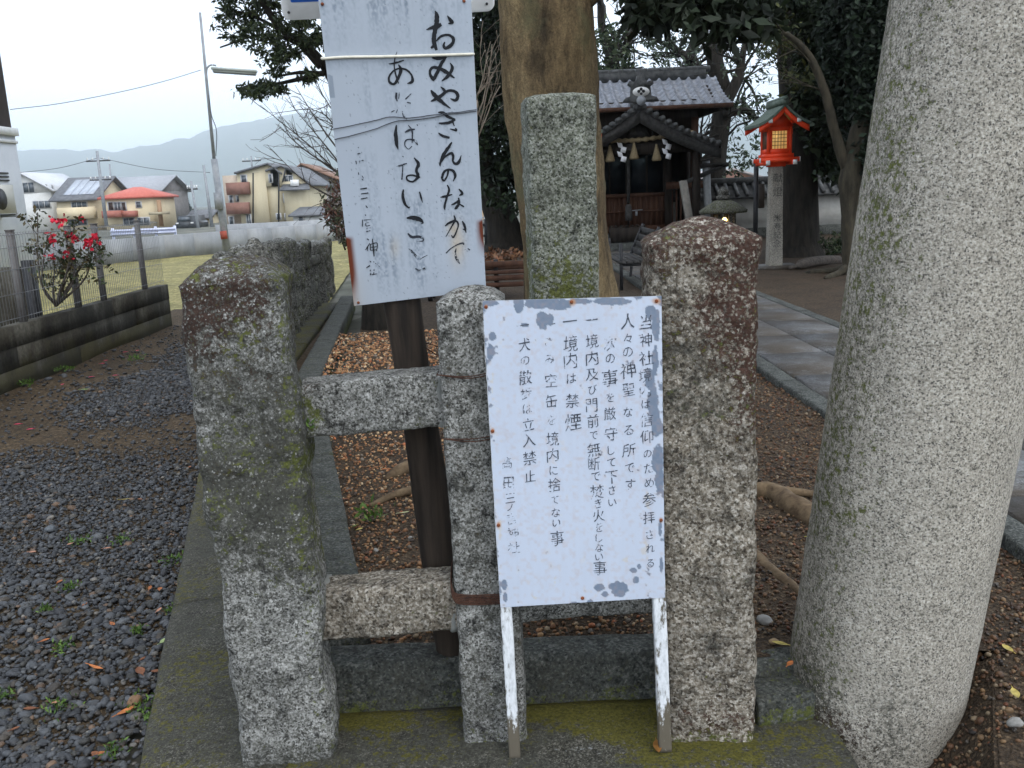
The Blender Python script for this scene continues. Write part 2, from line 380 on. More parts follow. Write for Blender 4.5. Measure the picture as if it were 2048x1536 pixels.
def pebbles(mb, P, size, cols, sub=1, flat=(.35, .7)):
    """loose stones at P, each its own angular little solid"""
    protos = []
    for k in range(7):
        bm = bmesh.new(); bmesh.ops.create_icosphere(bm, subdivisions=sub, radius=1)
        v = np.array([x.co[:] for x in bm.verts]); f = np.array([[x.index for x in y.verts] for y in bm.faces]); bm.free()
        v = v * (1 + .35 * fbm(v, 1.1, 2, 50 + k))[:, None]; v = np.sign(v) * np.abs(v) ** .9; protos.append((v, f))
    n = len(P); pick = rng.integers(0, 7, n)
    for k, (v, f) in enumerate(protos):
        I = np.where(pick == k)[0]; m = len(I)
        if m == 0: continue
        a = rng.uniform(0, 6.28, m); tl = rng.normal(0, .3, m); sz = np.stack([np.ones(m), rng.uniform(.55, .95, m), rng.uniform(*flat, m)], 1) * size[I][:, None] * .5
        w_ = v[None] * sz[:, None]
        ct, st_ = np.cos(tl)[:, None], np.sin(tl)[:, None]
        x = w_[..., 0] * ct - w_[..., 2] * st_; z = w_[..., 0] * st_ + w_[..., 2] * ct; y = w_[..., 1]
        ca, sa = np.cos(a)[:, None], np.sin(a)[:, None]
        Q = np.stack([x * ca - y * sa, x * sa + y * ca, z], -1) + P[I][:, None]
        F_ = (f[None] + (np.arange(m) * len(v))[:, None, None]).reshape(-1, 3)
        mb.add(Q.reshape(-1, 3), F_, Col=np.repeat(cols[I], len(v), 0))
def text_outline(ch):
    cu = bpy.data.curves.new('glyph', 'FONT'); cu.body = ch; cu.align_x = 'CENTER'; cu.resolution_u = 3; cu.offset = -.006
    o = bpy.data.objects.new('glyph', cu); COL.objects.link(o); bpy.context.view_layer.update()
    me = o.evaluated_get(bpy.context.evaluated_depsgraph_get()).to_mesh()
    V = np.array([v.co[:] for v in me.vertices]).reshape(-1, 3); Fc = [list(p.vertices) for p in me.polygons]
    bpy.data.objects.remove(o); bpy.data.curves.remove(cu)
    if len(V):
        c = (V.min(0) + V.max(0)) / 2; V = V - c
    return V, Fc
_gl = {}
def glyph(mb, ch, c, ux, uy, size, jit=0., rot=0.):
    if ch not in _gl: _gl[ch] = text_outline(ch)
    V, Fc = _gl[ch]
    if not len(V): return
    x = V[:, 0] * math.cos(rot) - V[:, 1] * math.sin(rot); y = V[:, 0] * math.sin(rot) + V[:, 1] * math.cos(rot)
    if jit:
        P = np.stack([x, y, np.full_like(x, size * 7 + ord(ch) % 91 + c[0] * 31)], 1); x = x + jit * fbm(P, 6, 2, 3); y = y + jit * fbm(P, 6, 2, 8)
    Q = np.asarray(c) + x[:, None] * np.asarray(ux) * size + y[:, None] * np.asarray(uy) * size
    n = mb.n; mb.V.append(Q); mb.n += len(Q)
    for f in Fc: mb.F.append(np.array([f]) + n)

# ================================================================== SETTING: ground
def land_h(x, y):
    s = (x + 12.0) * -.873 + (y - 26.7) * .487
    far = np.where(y < 40, .25 - (y - 30) * .02, .05 - (y - 40) * .0072); far = np.clip(far, -.5, .25)
    k = sm(s, 0.1, .5) * sm(-x, -2, 3)
    return -.12 + k * (far + .12) - (1 - k) * sm(y, 40, 90) * .5
gx = np.concatenate([-np.geomspace(60, 8400, 30)[::-1], np.linspace(-55, 45, 110), np.geomspace(50, 8400, 30)])
gy = np.concatenate([[-60, -20, -5], np.linspace(0, 60, 70), np.geomspace(63, 8000, 50)])
X, Y = np.meshgrid(gx, gy); P = np.stack([X, Y, land_h(X, Y)], -1)
mb = MB(); mb.sheet(P); struct(mb.build('ground', M_LAND, org=(0, 0, 0), smooth=True))
def flat(name, poly, z, m, res=.25, bumpy=0., seed=3):
    poly = np.array(poly, float); x0, y0 = poly.min(0); x1, y1 = poly.max(0)
    mb = MB()
    if len(poly) == 4 and bumpy:       # bilinear patch
        nu = max(2, int(np.linalg.norm(poly[1] - poly[0]) / res)); nv = max(2, int(np.linalg.norm(poly[3] - poly[0]) / res))
        u, v = np.meshgrid(np.linspace(0, 1, nu), np.linspace(0, 1, nv)); u = u[..., None]; v = v[..., None]
        Q = (1 - u) * (1 - v) * poly[0] + u * (1 - v) * poly[1] + u * v * poly[2] + (1 - u) * v * poly[3]
        q = np.concatenate([Q, np.zeros_like(Q[..., :1])], -1); h = bumpy * fbm(q.reshape(-1, 3), 1.1, 4, seed).reshape(q.shape[:2])
        q[..., 2] = z + h; mb.sheet(q)
    else: mb.add(np.hstack([poly, np.full((len(poly), 1), z)]), np.arange(len(poly)))
    return struct(mb.build(name, m, smooth=True))
flat('gravel_yard', [(-5.2, -3), (-.55, -3), (-2.6, 14), (-5.2, 14)], -.055, M_DIRT, .12, .025)
flat('grass_lot', [(-40, 12), (-2.6, 12), (-5.5, 38), (-40, 38)], -.075, M_LOT, .5, .05)
flat('shrine_ground', [(-.75, 2.46), (12, 2.46), (14, 26), (-3.6, 26)], .1, M_PREC, .12, .03)
flat('front_road', [(-.6, -3), (6, -3), (6, 2.44), (-.6, 2.44)], -.21, M_ROAD, .5, .01)
# far hills: a wooded ridge standing some 4 km away
prof = np.array([(-900, 330), (-400, 312), (35, 303), (150, 298), (240, 300), (330, 286), (420, 260), (500, 240), (560, 228), (660, 222), (900, 214), (1200, 222), (1440, 226), (1700, 250), (2100, 290), (2600, 320), (3000, 340)], float)
px = np.linspace(-900, 3000, 520); top = np.interp(px, prof[:, 0], prof[:, 1])
HK = 4000. / 700
rows = []
for Yd, k in ((430, 0), (480, .12), (540, .35), (600, .62), (650, .85), (700, 1.), (800, .55), (950, 0)):
    q = np.array([at(a, b, 700. * HK) for a, b in zip(px, top)]); q[:, 0] *= Yd / 700; q[:, 1] = Yd * HK
    q[:, 2] = -.5 + (q[:, 2] + .5) * k + k * 17. * fbm(q * V3(1, 1, 0), .015, 4, 5) - 1 * (k == 0); rows.append(q)
mb = MB(); mb.sheet(np.array(rows)); M_HILL = simple('wooded_hillside', (.02, .035, .022), (.05, .07, .045), .015, .95, .5, 10.)
struct(mb.build('hills', M_HILL, smooth=True))

# kerbs and plinths
def stone_attrs(V, **k):
    z = np.zeros(len(V)); d = dict(lichen=z, moss=z, grime=z, pale=z); d.update(k); return d
def slabstone(name, p0, p1, s, m, seed, fn=None, e=14, xdir=(0, 0, 1), M=50, n=40, amp=.006, cap=.004):
    mb = stone(p0, p1, s, s, xdir, e, n, M, cap, cap, 4, amp, 5, .002, 30, seed)
    V = V_(mb); return struct(mb.build(name, m, smooth=True, attrs=stone_attrs(V, **(fn(V) if fn else {}))))
def front_moss(V):
    n = fbm(V, 4, 4, 12); n2 = fbm(V, 9, 3, 2)
    strip = np.exp(-((V[:, 1] - 2.40) / .05) ** 2) * .35
    bare = np.exp(-(((V[:, 0] - .14) / .12) ** 2 + ((V[:, 1] - 2.2) / .05) ** 2)) * .9
    return dict(moss=.34 + .6 * n + strip - bare + .3 * n2, grime=.6 + .3 * n2 - bare, pale=bare * .6)
slabstone('front_plinth', (-.66, 2.25, -.1), (.86, 2.25, -.1), (.2, .42), G_SLAB, 3, front_moss, M=120)

def kmoss(V):
    n = fbm(V, 5, 4, 22); low = sm(.06 - V[:, 2], -.05, .08)
    return dict(moss=.05 + .3 * n + .4 * low, grime=.35 + .3 * fbm(V, 12, 3, 4))
slabstone('front_kerb', (-.60, 2.51, .03), (-.02, 2.51, .03), (.24, .13), G_DARK, 5, kmoss)
slabstone('front_kerb', (-.015, 2.51, .025), (.41, 2.51, .025), (.25, .13), G_DARK, 6, kmoss)
slabstone('front_kerb', (.62, 2.52, .0), (.76, 2.52, .0), (.2, .13), G_DARK, 7, kmoss, M=16)
_t = np.linspace(0, 1, 30)[:, None, None]; _u = np.linspace(0, 1, 24)[None, :, None]
_q = (1 - _u) * ((1 - _t) * V3(1.10, 1.85, .094) + _t * V3(1.42, 2.49, .094)) + _u * ((1 - _t) * V3(.92, 1.80, -.24) + _t * V3(1.12, 2.50, -.10))
_q = _q + V3(0, 0, 1) * ((.018 * fbm(_q.reshape(-1, 3), 9, 3, 6)).reshape(30, 24, 1) * np.sin(np.pi * _u) - .10 * np.sin(np.pi * _u) ** 2 * (_u < 2) * .0)
_mb = MB(); _mb.sheet(_q); struct(_mb.build('soil_bank', M_PREC, smooth=True))
flat('shrine_ground', [(1.085, 1.85), (6, 1.85), (6, 2.475), (1.41, 2.475)], .092, M_PREC, .1, .006)
slabstone('foot_stone', (.66, 2.46, .02), (.84, 2.47, .02), (.17, .12), G_DARK, 27, kmoss, M=18, amp=.012, e=6)
slabstone('foot_stone', (.645, 2.34, .03), (.82, 2.36, .035), (.1, .13), G_DARK, 8, kmoss, M=18, amp=.012, e=6)
def omoss(V):
    n = fbm(V, 4, 4, 32)
    return dict(moss=.3 + .5 * n, grime=.5 + .3 * fbm(V, 8, 3, 5))
def line_slabs(pts, wd, ht, ztop, m, fn, L0, seed, name):
    pts = [np.array(p, float) for p in pts]
    for a, b in zip(pts[:-1], pts[1:]):
        d = b - a; L = np.linalg.norm(d); k = max(1, int(round(L / L0)))
        for i in range(k):
            q0 = a + d * (i / k) + d / L * .004; q1 = a + d * ((i + 1) / k) - d / L * .004
            slabstone(name, (*q0, ztop - ht / 2), (*q1, ztop - ht / 2), (ht, wd), m, seed + i, fn, M=34, n=32)
line_slabs([(-.815, 2.04), (-2.17, 7.05), (-2.78, 13.5)], .42, .2, 0., G_SLAB, omoss, 1.3, 40, 'side_plinth')
line_slabs([(-.58, 2.62), (-1.605, 6.87), (-2.32, 13.)], .2, .22, .14, G_DARK, kmoss, 1.1, 60, 'side_kerb')
# approach path of stone slabs
M_PAVE = granite('path_stone', (.045, .046, .046), (.12, .122, .122), (.175, .178, .18), (.27, .275, .28), 110, .1, .003, big=.3)
_nt = M_PAVE.node_tree; _b = _nt.nodes['Principled BSDF']; _b.inputs['Roughness'].default_value = .55
_src = _b.inputs['Base Color'].links[0].from_socket; _st = ramp(_nt, noise(_nt, 1.7, 6, .7, objco(_nt)), [(.36, 0), (.56, .85)])
_nt.links.new(mix(_nt, _st, _src, (.055, .042, .028)), _b.inputs['Base Color'])
mb = MB(); A = []
for k in range(20):
    y0 = 2.75 + k * .86
    for x0, x1 in ((1.985, 2.50), (2.508, 3.03)):
        t = rng.uniform(-.012, .012, 4); q = [(x0 + .004, y0 + .004), (x1 - .004, y0 + .004), (x1 - .004, y0 + .852), (x0 + .004, y0 + .852)]
        zt = .155 + rng.uniform(-.004, .004)
        mb.prism([(a, b, .06) for a, b in q], (0, 0, zt - .06))
V = V_(mb); struct(mb.build('path', M_PAVE, attrs=stone_attrs(V, grime=np.full(len(V), .12))))
line_slabs([(1.91, 2.7), (1.91, 19.5)], .13, .16, .15, G_DARK, None, 1.6, 80, 'path_kerb')
line_slabs([(3.11, 2.7), (3.11, 19.5)], .13, .16, .15, G_DARK, None, 1.6, 95, 'path_kerb')

# ================================================================== loose stones (uncountable)
def fill(n, fx, fy): return np.stack([rng.uniform(*fx, n), rng.uniform(*fy, n)], 1)
DARKC = np.array([(.05, .053, .06), (.075, .08, .088), (.1, .105, .112), (.06, .058, .052), (.13, .135, .14), (.085, .07, .055), (.19, .12, .075), (.23, .21, .18)])
pD = [.22, .24, .16, .16, .09, .07, .03, .03]
N = 170000; q = fill(N, (-4.5, -.6), (1.8, 12))
edge = -.93 - (q[:, 1] - 2.47) * .2707 - .215; edge = np.where(q[:, 1] > 7.05, -2.17 - (q[:, 1] - 7.05) * .0946 - .215, edge)
p3 = np.hstack([q, np.zeros((N, 1))]); bare = fbm(p3, .9, 3, 71)
keep = (q[:, 0] < edge) & (rng.uniform(0, 1, N) < np.clip(1.0 - 2.2 * np.clip(bare - .12, 0, 1) - .9 * np.exp(-((q[:, 1] - 6.1 + .25 * (q[:, 0] + 3)) / .55) ** 2) - .95 * sm(-q[:, 0], 3.1, 4.0), .05, 1)) & seen(p3, 200)
keep &= (rng.uniform(0, 1, N) < np.clip(5.5 / q[:, 1], .25, 1))
q = q[keep]; sz = np.clip(rng.lognormal(math.log(.018), .42, len(q)), .01, .06) * np.clip(q[:, 1] / 6, 1, 1.4)
z = -.05 + .025 * fbm(np.hstack([q, np.zeros((len(q), 1))]), 1.1, 4, 3) + rng.uniform(-.004, .01, len(q))
c = DARKC[rng.choice(8, len(q), p=pD)] * .52 * rng.uniform(.6, 1.35, (len(q), 1))
near = q[:, 1] < 3.6
mb = MB(); P3 = np.hstack([q, z[:, None]])
pebbles(mb, P3[near], sz[near], c[near], 2); pebbles(mb, P3[~near], sz[~near], c[~near], 1)
tag(mb.build('dark_gravel', M_PEB, org=(0, 0, 0), smooth=False), 'loose dark grey gravel spread outside the stone kerb', 'gravel', kind='stuff')
BRC = np.array([(.17, .085, .04), (.25, .14, .07), (.1, .055, .03), (.3, .2, .11), (.045, .035, .03), (.34, .28, .2), (.2, .11, .055), (.27, .1, .045), (.13, .12, .11)])
pB = [.2, .18, .17, .12, .1, .07, .07, .03, .06]
N = 90000; q = fill(N, (-1.9, 2.6), (2.0, 9.5))
ek = -.58 - (q[:, 1] - 2.62) * .241 + .1
p3 = np.hstack([q, np.full((N, 1), .1)])
keep = (q[:, 0] > ek) & (q[:, 0] < 1.84) & seen(p3, 120) & ((q[:, 1] > 2.58) | (q[:, 0] > 1.18)) & (rng.uniform(0, 1, N) < np.clip(3.2 / q[:, 1], .2, 1))
keep &= ~((q[:, 1] < 2.5) & (q[:, 0] < .85 + .52 * (q[:, 1] - 1.85)) & (q[:, 0] > .8))
keep |= (q[:, 0] > .95 + .34 * (q[:, 1] - 1.85)) & (q[:, 0] < 1.84) & (q[:, 1] > 1.9) & (q[:, 1] < 4) & seen(p3, 200)
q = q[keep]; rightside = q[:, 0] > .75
sz = np.clip(rng.lognormal(math.log(.0125), .35, len(q)), .006, .03) * np.clip(q[:, 1] / 5, 1, 1.7)
z = .102 + .03 * fbm(np.hstack([q, np.zeros((len(q), 1))]), 1.1, 4, 3) + rng.uniform(-.002, .006, len(q))
_e = np.clip((1.10 + .5 * (q[:, 1] - 1.85) - q[:, 0]) / np.interp(q[:, 1], [1.85, 2.5], [.18, .30]), 0, 1) * (q[:, 1] < 2.5) * (q[:, 0] > .85); z = z - _e * np.interp(q[:, 1], [1.85, 2.5], [.335, .195])
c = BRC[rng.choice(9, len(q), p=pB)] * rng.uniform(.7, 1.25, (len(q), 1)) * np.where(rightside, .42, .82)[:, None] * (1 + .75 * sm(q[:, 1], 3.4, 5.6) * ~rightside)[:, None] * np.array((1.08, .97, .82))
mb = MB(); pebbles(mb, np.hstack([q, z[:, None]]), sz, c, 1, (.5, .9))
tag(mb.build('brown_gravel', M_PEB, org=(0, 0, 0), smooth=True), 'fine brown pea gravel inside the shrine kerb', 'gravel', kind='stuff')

# ================================================================== FRONT STONE FENCE
def post_attr(seedv, ztop, lich_h, top_l, moss_k=.0, grime_k=.2, pale_k=0.):
    def f(V, N=None):
        n = fbm(V, 5, 4, seedv); n2 = fbm(V, 11, 4, seedv + 3); h = (ztop - V[:, 2])
        lich = top_l * np.clip(1 - h / lich_h, 0, 1) ** .6 * 1.0 + .45 * n * (h < lich_h * 1.8) - .1
        return stone_attrs(V, lichen=lich, moss=moss_k * (1 + 2.2 * n2) * .5, grime=grime_k + .35 * n2, pale=pale_k + .3 * n)
    return f
fence = thing('stone_fence', 'rough granite fence of corner post, thin post, thick post and short rails', 'fence', (0, 2.3, 0))
# left corner post
bl = (gnd(490, 1530) + gnd(676, 1503)) / 2; tl = at(459, 592, 2.2)
mb = stone((-.672, 2.31, -.02), (-.695, 2.32, 1.315), (.25, .23), (.262, .25), (1, .15, 0), 9, 96, 190, 0, .075, 10, .024, 7, .009, 26, 11, 1.7)
V = V_(mb); n = fbm(V, 5, 4, 5); n2 = fbm(V, 12, 4, 9); h = 1.39 - V[:, 2]
lich = np.clip(1.0 - np.abs(h - .12) / .26, 0, 1) * .62 * sm(.13 - (V[:, 0] + .655), -.05, .12) + .3 * n * (h < .6) + .12 * sm(h, .2, .35) * sm(.75 - h, 0, .3)
moss = .12 * (h < .9) + .3 * n2 * (h < .9) + .1 * np.exp(-((h - .55) / .05) ** 2) * (V[:, 0] > -.7) + .15 * (V[:, 0] > -.585)
p = mb.build('post', G_POST, fence, smooth=True, attrs=stone_attrs(V, lichen=lich, moss=moss, grime=.62 * sm(.98 - h, -.1, .3) * (1 + .9 * n) + .5 * np.exp(-((V[:, 2] - .02) / .05) ** 2), pale=.25 * np.exp(-(h / .05) ** 2) + .1 * n2))  # pale on the dome paints its lit top into the colour
p['label'] = 'thick corner post with dark red lichen on its domed top'
# thin middle post
mb = stone((-.09, 2.345, -.02), (-.098, 2.345, 1.235), (.18, .19), (.172, .18), (1, 0, 0), 9, 72, 160, 0, .035, 9, .007, 6, .004, 30, 21, 2.)
V = V_(mb); n = fbm(V, 6, 4, 15); n2 = fbm(V, 13, 4, 19); h = 1.27 - V[:, 2]
p = mb.build('post', G_POST, fence, smooth=True, attrs=stone_attrs(V, lichen=.1 + .35 * n * (h < .2), moss=.3 * np.exp(-((V[:, 2]) / .06) ** 2) + .25 * n2 * (V[:, 2] < .35), grime=.26 + .35 * n2 + .1 * (V[:, 2] < .5), pale=.1 + .3 * n))
p['label'] = 'thin grey post wired to the timber stake'
# right thick post
mb = stone((.512, 2.33, -.02), (.492, 2.335, 1.36), (.238, .23), (.28, .25), (1, -.08, 0), 9, 96, 190, 0, .06, 10, .012, 8, .009, 30, 31, 1.6)
V = V_(mb); n = fbm(V, 4.5, 4, 25); n2 = fbm(V, 10, 4, 29); h = 1.42 - V[:, 2]; xr = (V[:, 0] - .49) / .13
lich = .42 * np.clip(1.15 - h / .42, 0, 1) + .40 * np.clip(xr + .4, 0, 1) * sm(.8 - h, 0, .35) + .45 * n * (h < .8) + .15 * n2 * (h < .8) + .32 * np.exp(-((V[:, 2] - .05) / .09) ** 2)
p = mb.build('post', G_COARSE, fence, smooth=True, attrs=stone_attrs(V, lichen=lich, moss=.1 * (h < .5) + .25 * n2 * (h < .6) + .3 * np.exp(-(V[:, 2] / .04) ** 2), grime=.15 + .3 * n2 + .25 * (h < .5), pale=.36 * np.exp(-(h / .05) ** 2) + .25 * n))
p['label'] = 'coarse thick post crusted with red brown lichen'
def rail(p0, p1, s, seed, mat_, fn, label):
    mb = stone(p0, p1, s, s, (0, 0, 1), 8, 56, 90, 0, .0, 3, .006, 8, .004, 35, seed)
    V = V_(mb); o = mb.build('rail', mat_, fence, smooth=True, attrs=stone_attrs(V, **fn(V))); o['label'] = label
def rf1(V):
    n = fbm(V, 6, 4, 41); e0 = np.clip((V[:, 0] + .45) / -.1, 0, 1)
    return dict(lichen=.35 * e0 + .3 * n - .05, moss=.42 * np.exp(-((V[:, 0] + .53) / .04) ** 2) * (V[:, 2] < 1.0) + .25 * n, grime=.2 + .3 * n, pale=.3 * sm(V[:, 2], 1.01, 1.04) + .2 * n)
rail((-.56, 2.37, .955), (-.17, 2.37, .975), (.15, .13), 51, G_POST, rf1, 'upper left rail with mossy end')
def rf2(V):
    n = fbm(V, 6, 4, 45); return dict(grime=.12 + .25 * n, pale=.3 * sm(V[:, 2], .42, .45) + .25 * n, moss=.2 * n)
rail((-.56, 2.37, .372), (-.17, 2.37, .388), (.148, .14), 52, G_COARSE, rf2, 'lower left rail with clean pinkish grain')
rail((-.01, 2.37, .98), (.39, 2.37, .99), (.14, .13), 53, G_POST, rf2, 'upper right rail behind the notice board')
rail((-.01, 2.38, .395), (.39, 2.38, .405), (.145, .13), 54, G_POST, rf2, 'lower right rail under the notice board')
# mortar at the rail ends
M_MORT = simple('grey_mortar', (.13, .135, .125), (.21, .215, .2), 20, .9, .4, .004)
for (x, z, sx_) in ((-.187, .965, .035), (-.19, .38, .02), (-.553, .375, .03)):
    mb = stone((x, 2.375, z - .064), (x, 2.375, z + .07), (sx_, .14), (sx_ * .8, .136), (1, 0, 0), 5, 32, 14, 0, .003, 3, .006, 20, .003, 60, 77)
    mb.build('mortar', M_MORT, fence, smooth=True)

# old eroded fence going back on the left
old = thing('stone_fence', 'old eroded row of mossy stone posts along the side kerb', 'fence', (-2., 8, 0))
def opost(x, y, zt, wd, seed, yaw):
    mb = stone((x, y, -.03), (x + rng.uniform(-.02, .02), y, zt), (wd, wd), (wd * .95, wd * .95), (math.cos(yaw), math.sin(yaw), 0), 5, 40, 60, 0, .05, 5, .035, 5, .018, 17, seed)
    V = V_(mb); n = fbm(V, 5, 4, seed)
    mb.build('post', G_OLD, old, smooth=True, attrs=stone_attrs(V, moss=.15 + .35 * n, grime=.25 + .3 * n, pale=.5 * sm(V[:, 2], zt - .03, zt + .03) + .15 * n, lichen=.1 * n))
for k, (x, y) in enumerate(((-1.32, 4.3), (-1.49, 5.2), (-1.70, 6.05), (-1.87, 6.85))): opost(x, y, 1.2, .15, 200 + k, .25)
for k in range(16):
    y = 7.4 + k * .52; opost(-2.23 - (y - 7.05) * .0946 + rng.uniform(-.03, .03), y, 1.12 - sm(y, 7.4, 15) * .27 + rng.uniform(-.03, .03), .19 * rng.uniform(.85, 1.15), 220 + k, .1 + rng.uniform(-.2, .2))
for z0, z1 in ((.82, .62), (.36, .3)):
    for a, b, s_ in (((-.72, 2.45, z0), (-1.9, 6.9, z0), 91), ((-2.25, 7.2, z0), (-2.98, 15, z1), 92)):
        mb = stone(a, b, (.13, .12), (.13, .12), (0, 0, 1), 6, 24, 120, 0, 0, 2, .015, 4, .008, 20, s_)
        V = V_(mb); mb.build('rail', G_OLD, old, smooth=True, attrs=stone_attrs(V, moss=.2 + .3 * fbm(V, 4, 3, 7), pale=.2 + .2 * fbm(V, 6, 3, 8)))

# name pillar behind the fence
pil = thing('stone_pillar', 'tall square granite pillar with green moss behind the notice board', 'pillar', (.16, 2.95, 0))
mb = stone((.18, 2.93, -.02), (.178, 2.93, 1.775), (.222, .2), (.212, .2), (1, .08, 0), 12, 96, 240, 0, .018, 8, .008, 5, .006, 30, 61, 2.)
V = V_(mb); n = fbm(V, 4, 4, 62); n2 = fbm(V, 9, 4, 63); h = 1.79 - V[:, 2]
moss = .2 * sm(h, .15, .9) + .42 * n + .2 * n2 * sm(h, 0, .2) + .5 * (V[:, 0] < .062) + .25 * np.exp(-((h - .62) / .25) ** 2) * (V[:, 0] < .2) - .08
mb.build('shaft', G_PILLAR, pil, smooth=True, attrs=stone_attrs(V, moss=moss, grime=.22 + .4 * n2 - .1 * (h < .25) + .55 * (V[:, 2] < .36), pale=.1 + .3 * n - .2 * (V[:, 2] < .4)))
mb = stone((.165, 2.93, -.02), (.165, 2.93, .2), (.3, .27), (.27, .24), (1, .08, 0), 8, 40, 20, 0, .01, 4, .008, 8, .003, 30, 65)
V = V_(mb); mb.build('footing', G_DARK, pil, smooth=True, attrs=stone_attrs(V, grime=np.full(len(V), .5)))

# torii column
tor = thing('torii_gate', 'massive round pale granite gate column leaning inward', 'torii', (.99, 2.45, -.4))
a0 = V3(1.03 - .09 * .4, 2.42 + .07 * .4, -.4); a1 = a0 + V3(.09, -.07, 1.) * 4.8
mb = MB(); ts = np.linspace(0, 1, 160); pts = a0 + (a1 - a0) * ts[:, None]
mb.tube(pts, .248 - .012 * ts, 128); V = V_(mb)
N_ = V - (a0 + (a1 - a0) * np.repeat(np.append(ts, []), 128)[:, None]) if False else None
V += .0016 * np.stack([fbm(V, 30, 3, 1), fbm(V, 30, 3, 2), 0 * V[:, 0]], 1); mb.V = [V]
ax = a0[0] + (V[:, 2] + .4) * .09; ang = (V[:, 0] - ax) / .25; n = fbm(V, 5, 4, 3)
left = sm(-ang, .35, 1.0)
mb.build('column', G_COLUMN, tor, smooth=True, attrs=stone_attrs(V, moss=.25 * left + .2 * n * left - .02, grime=.42 * left + .18 * n + .3 * fbm(V * V3(9, 9, .7), 1, 4, 8) + .4 * np.exp(-((V[:, 2]) / .14) ** 2) * sm(-ang, -.6, .4), lichen=.55 * np.exp(-(V[:, 2] / .1) ** 2) * sm(-ang, -.2, .7) + .2 * n - .1, pale=.05 + .15 * n))

# ================================================================== SIGNS
def brush(mb, strokes, on, off, nz=.0):
    """strokes: list of [(x, y, width)...] in photo pixels; on(x, y) -> point on the board plane"""
    for st in strokes:
        P = np.array(st, float)
        if len(P) == 1: P = np.vstack([P, P + [.5, .5, 0]])
        S_ = smooth_pts(P, 7); xy = S_[:, :2]; wd = np.maximum(S_[:, 2], .4)
        t = np.gradient(xy, axis=0); t /= np.linalg.norm(t, axis=1)[:, None] + 1e-9; nn = np.stack([-t[:, 1], t[:, 0]], 1)
        k = np.stack([xy[:, 0], xy[:, 1], 0 * wd], 1)
        w1 = wd / 2 * (1 + .25 * fbm(k, .35, 3, 3)); w2 = wd / 2 * (1 + .25 * fbm(k, .35, 3, 13))
        A = np.array([on(*p) for p in xy + nn * w1[:, None]]); B = np.array([on(*p) for p in xy - nn * w2[:, None]])
        off[0] += .00002
        Q = np.vstack([A, B]) + off[1] * off[0]; m = len(A); i = np.arange(m - 1)
        mb.add(Q, np.stack([i, i + m, i + m + 1, i + 1], -1))
def ink_mat(name, wear, sc, col=(.014, .016, .02)):
    m, nt, b = mat(name, .6, .25, col); co = objco(nt)
    n = noise(nt, sc, 4, .7, co); n2 = noise(nt, sc * .16, 2, .5, co)
    f = ramp(nt, math_(nt, 'ADD', math_(nt, 'MULTIPLY', n, .6), math_(nt, 'MULTIPLY', n2, .4)), [(wear, 0), (wear + .05, 1)])
    nt.links.new(f, b.inputs['Alpha']); return m
INK1 = ink_mat('brush_ink', .31, 90); INK2 = ink_mat('worn_brush_ink', .44, 110, (.03, .034, .045)); INK3 = ink_mat('faded_small_ink', .425, 110, (.05, .058, .075)); INK4 = ink_mat('engraved_ink', .2, 40, (.06, .06, .055))
def board_mat(name, peel, rough=.45):
    m, nt, b = mat(name, rough, .35); nt.links.new(attr(nt, 'Col', 'Color'), b.inputs['Base Color'])
    bump(nt, b, noise(nt, 14, 4, .6, objco(nt)), .08, .004); return m
M_BOARD = board_mat('painted_board', 0)
def board(name, corners, nu, nv, thick, colfn, parent):
    """corners TL TR BR BL; colfn(px, py, u, v) -> colours"""
    TL, TR, BR, BL = [np.array(c, float) for c in corners]
    u, v = np.meshgrid(np.linspace(0, 1, nu), np.linspace(0, 1, nv)); u = u[..., None]; v = v[..., None]
    P = (1 - u) * (1 - v) * TL + u * (1 - v) * TR + u * v * BR + (1 - u) * v * BL
    nrm = np.cross(TR - TL, BL - TL); nrm /= np.linalg.norm(nrm); nrm = nrm if nrm[1] > 0 else -nrm     # away from the camera
    mb = MB(); mb.sheet(P); x, y = proj(P.reshape(-1, 3)); C = colfn(x, y, u.ravel(), v.ravel(), P.reshape(-1, 3)); mb.A['Col'] = [C]
    ring = [TL, TR, BR, BL]; e = np.vstack([ring, np.array(ring) + nrm * thick])
    mb.add(e, [(0, 1, 5, 4), (1, 2, 6, 5), (2, 3, 7, 6), (3, 0, 4, 7), (4, 5, 6, 7)], Col=np.tile((.42, .44, .46), (8, 1)))
    o = mb.build(name, M_BOARD, parent); return o, -nrm
def plane_of(c):
    c = [np.array(x, float) for x in c]; n = np.cross(c[1] - c[0], c[3] - c[0]); n /= np.linalg.norm(n); p = c[0]; E0 = V3(0, 0, EYE)
    def on(x, y):
        d = ray(x, y); return E0 + d * (((p - E0) @ n) / (d @ n))
    return on
def blot(x, y, L):
    r = 0 * x
    for cx, cy, rx, ry in L: r = np.maximum(r, 1 - np.sqrt(((x - cx) / rx) ** 2 + ((y - cy) / ry) ** 2))
    return r
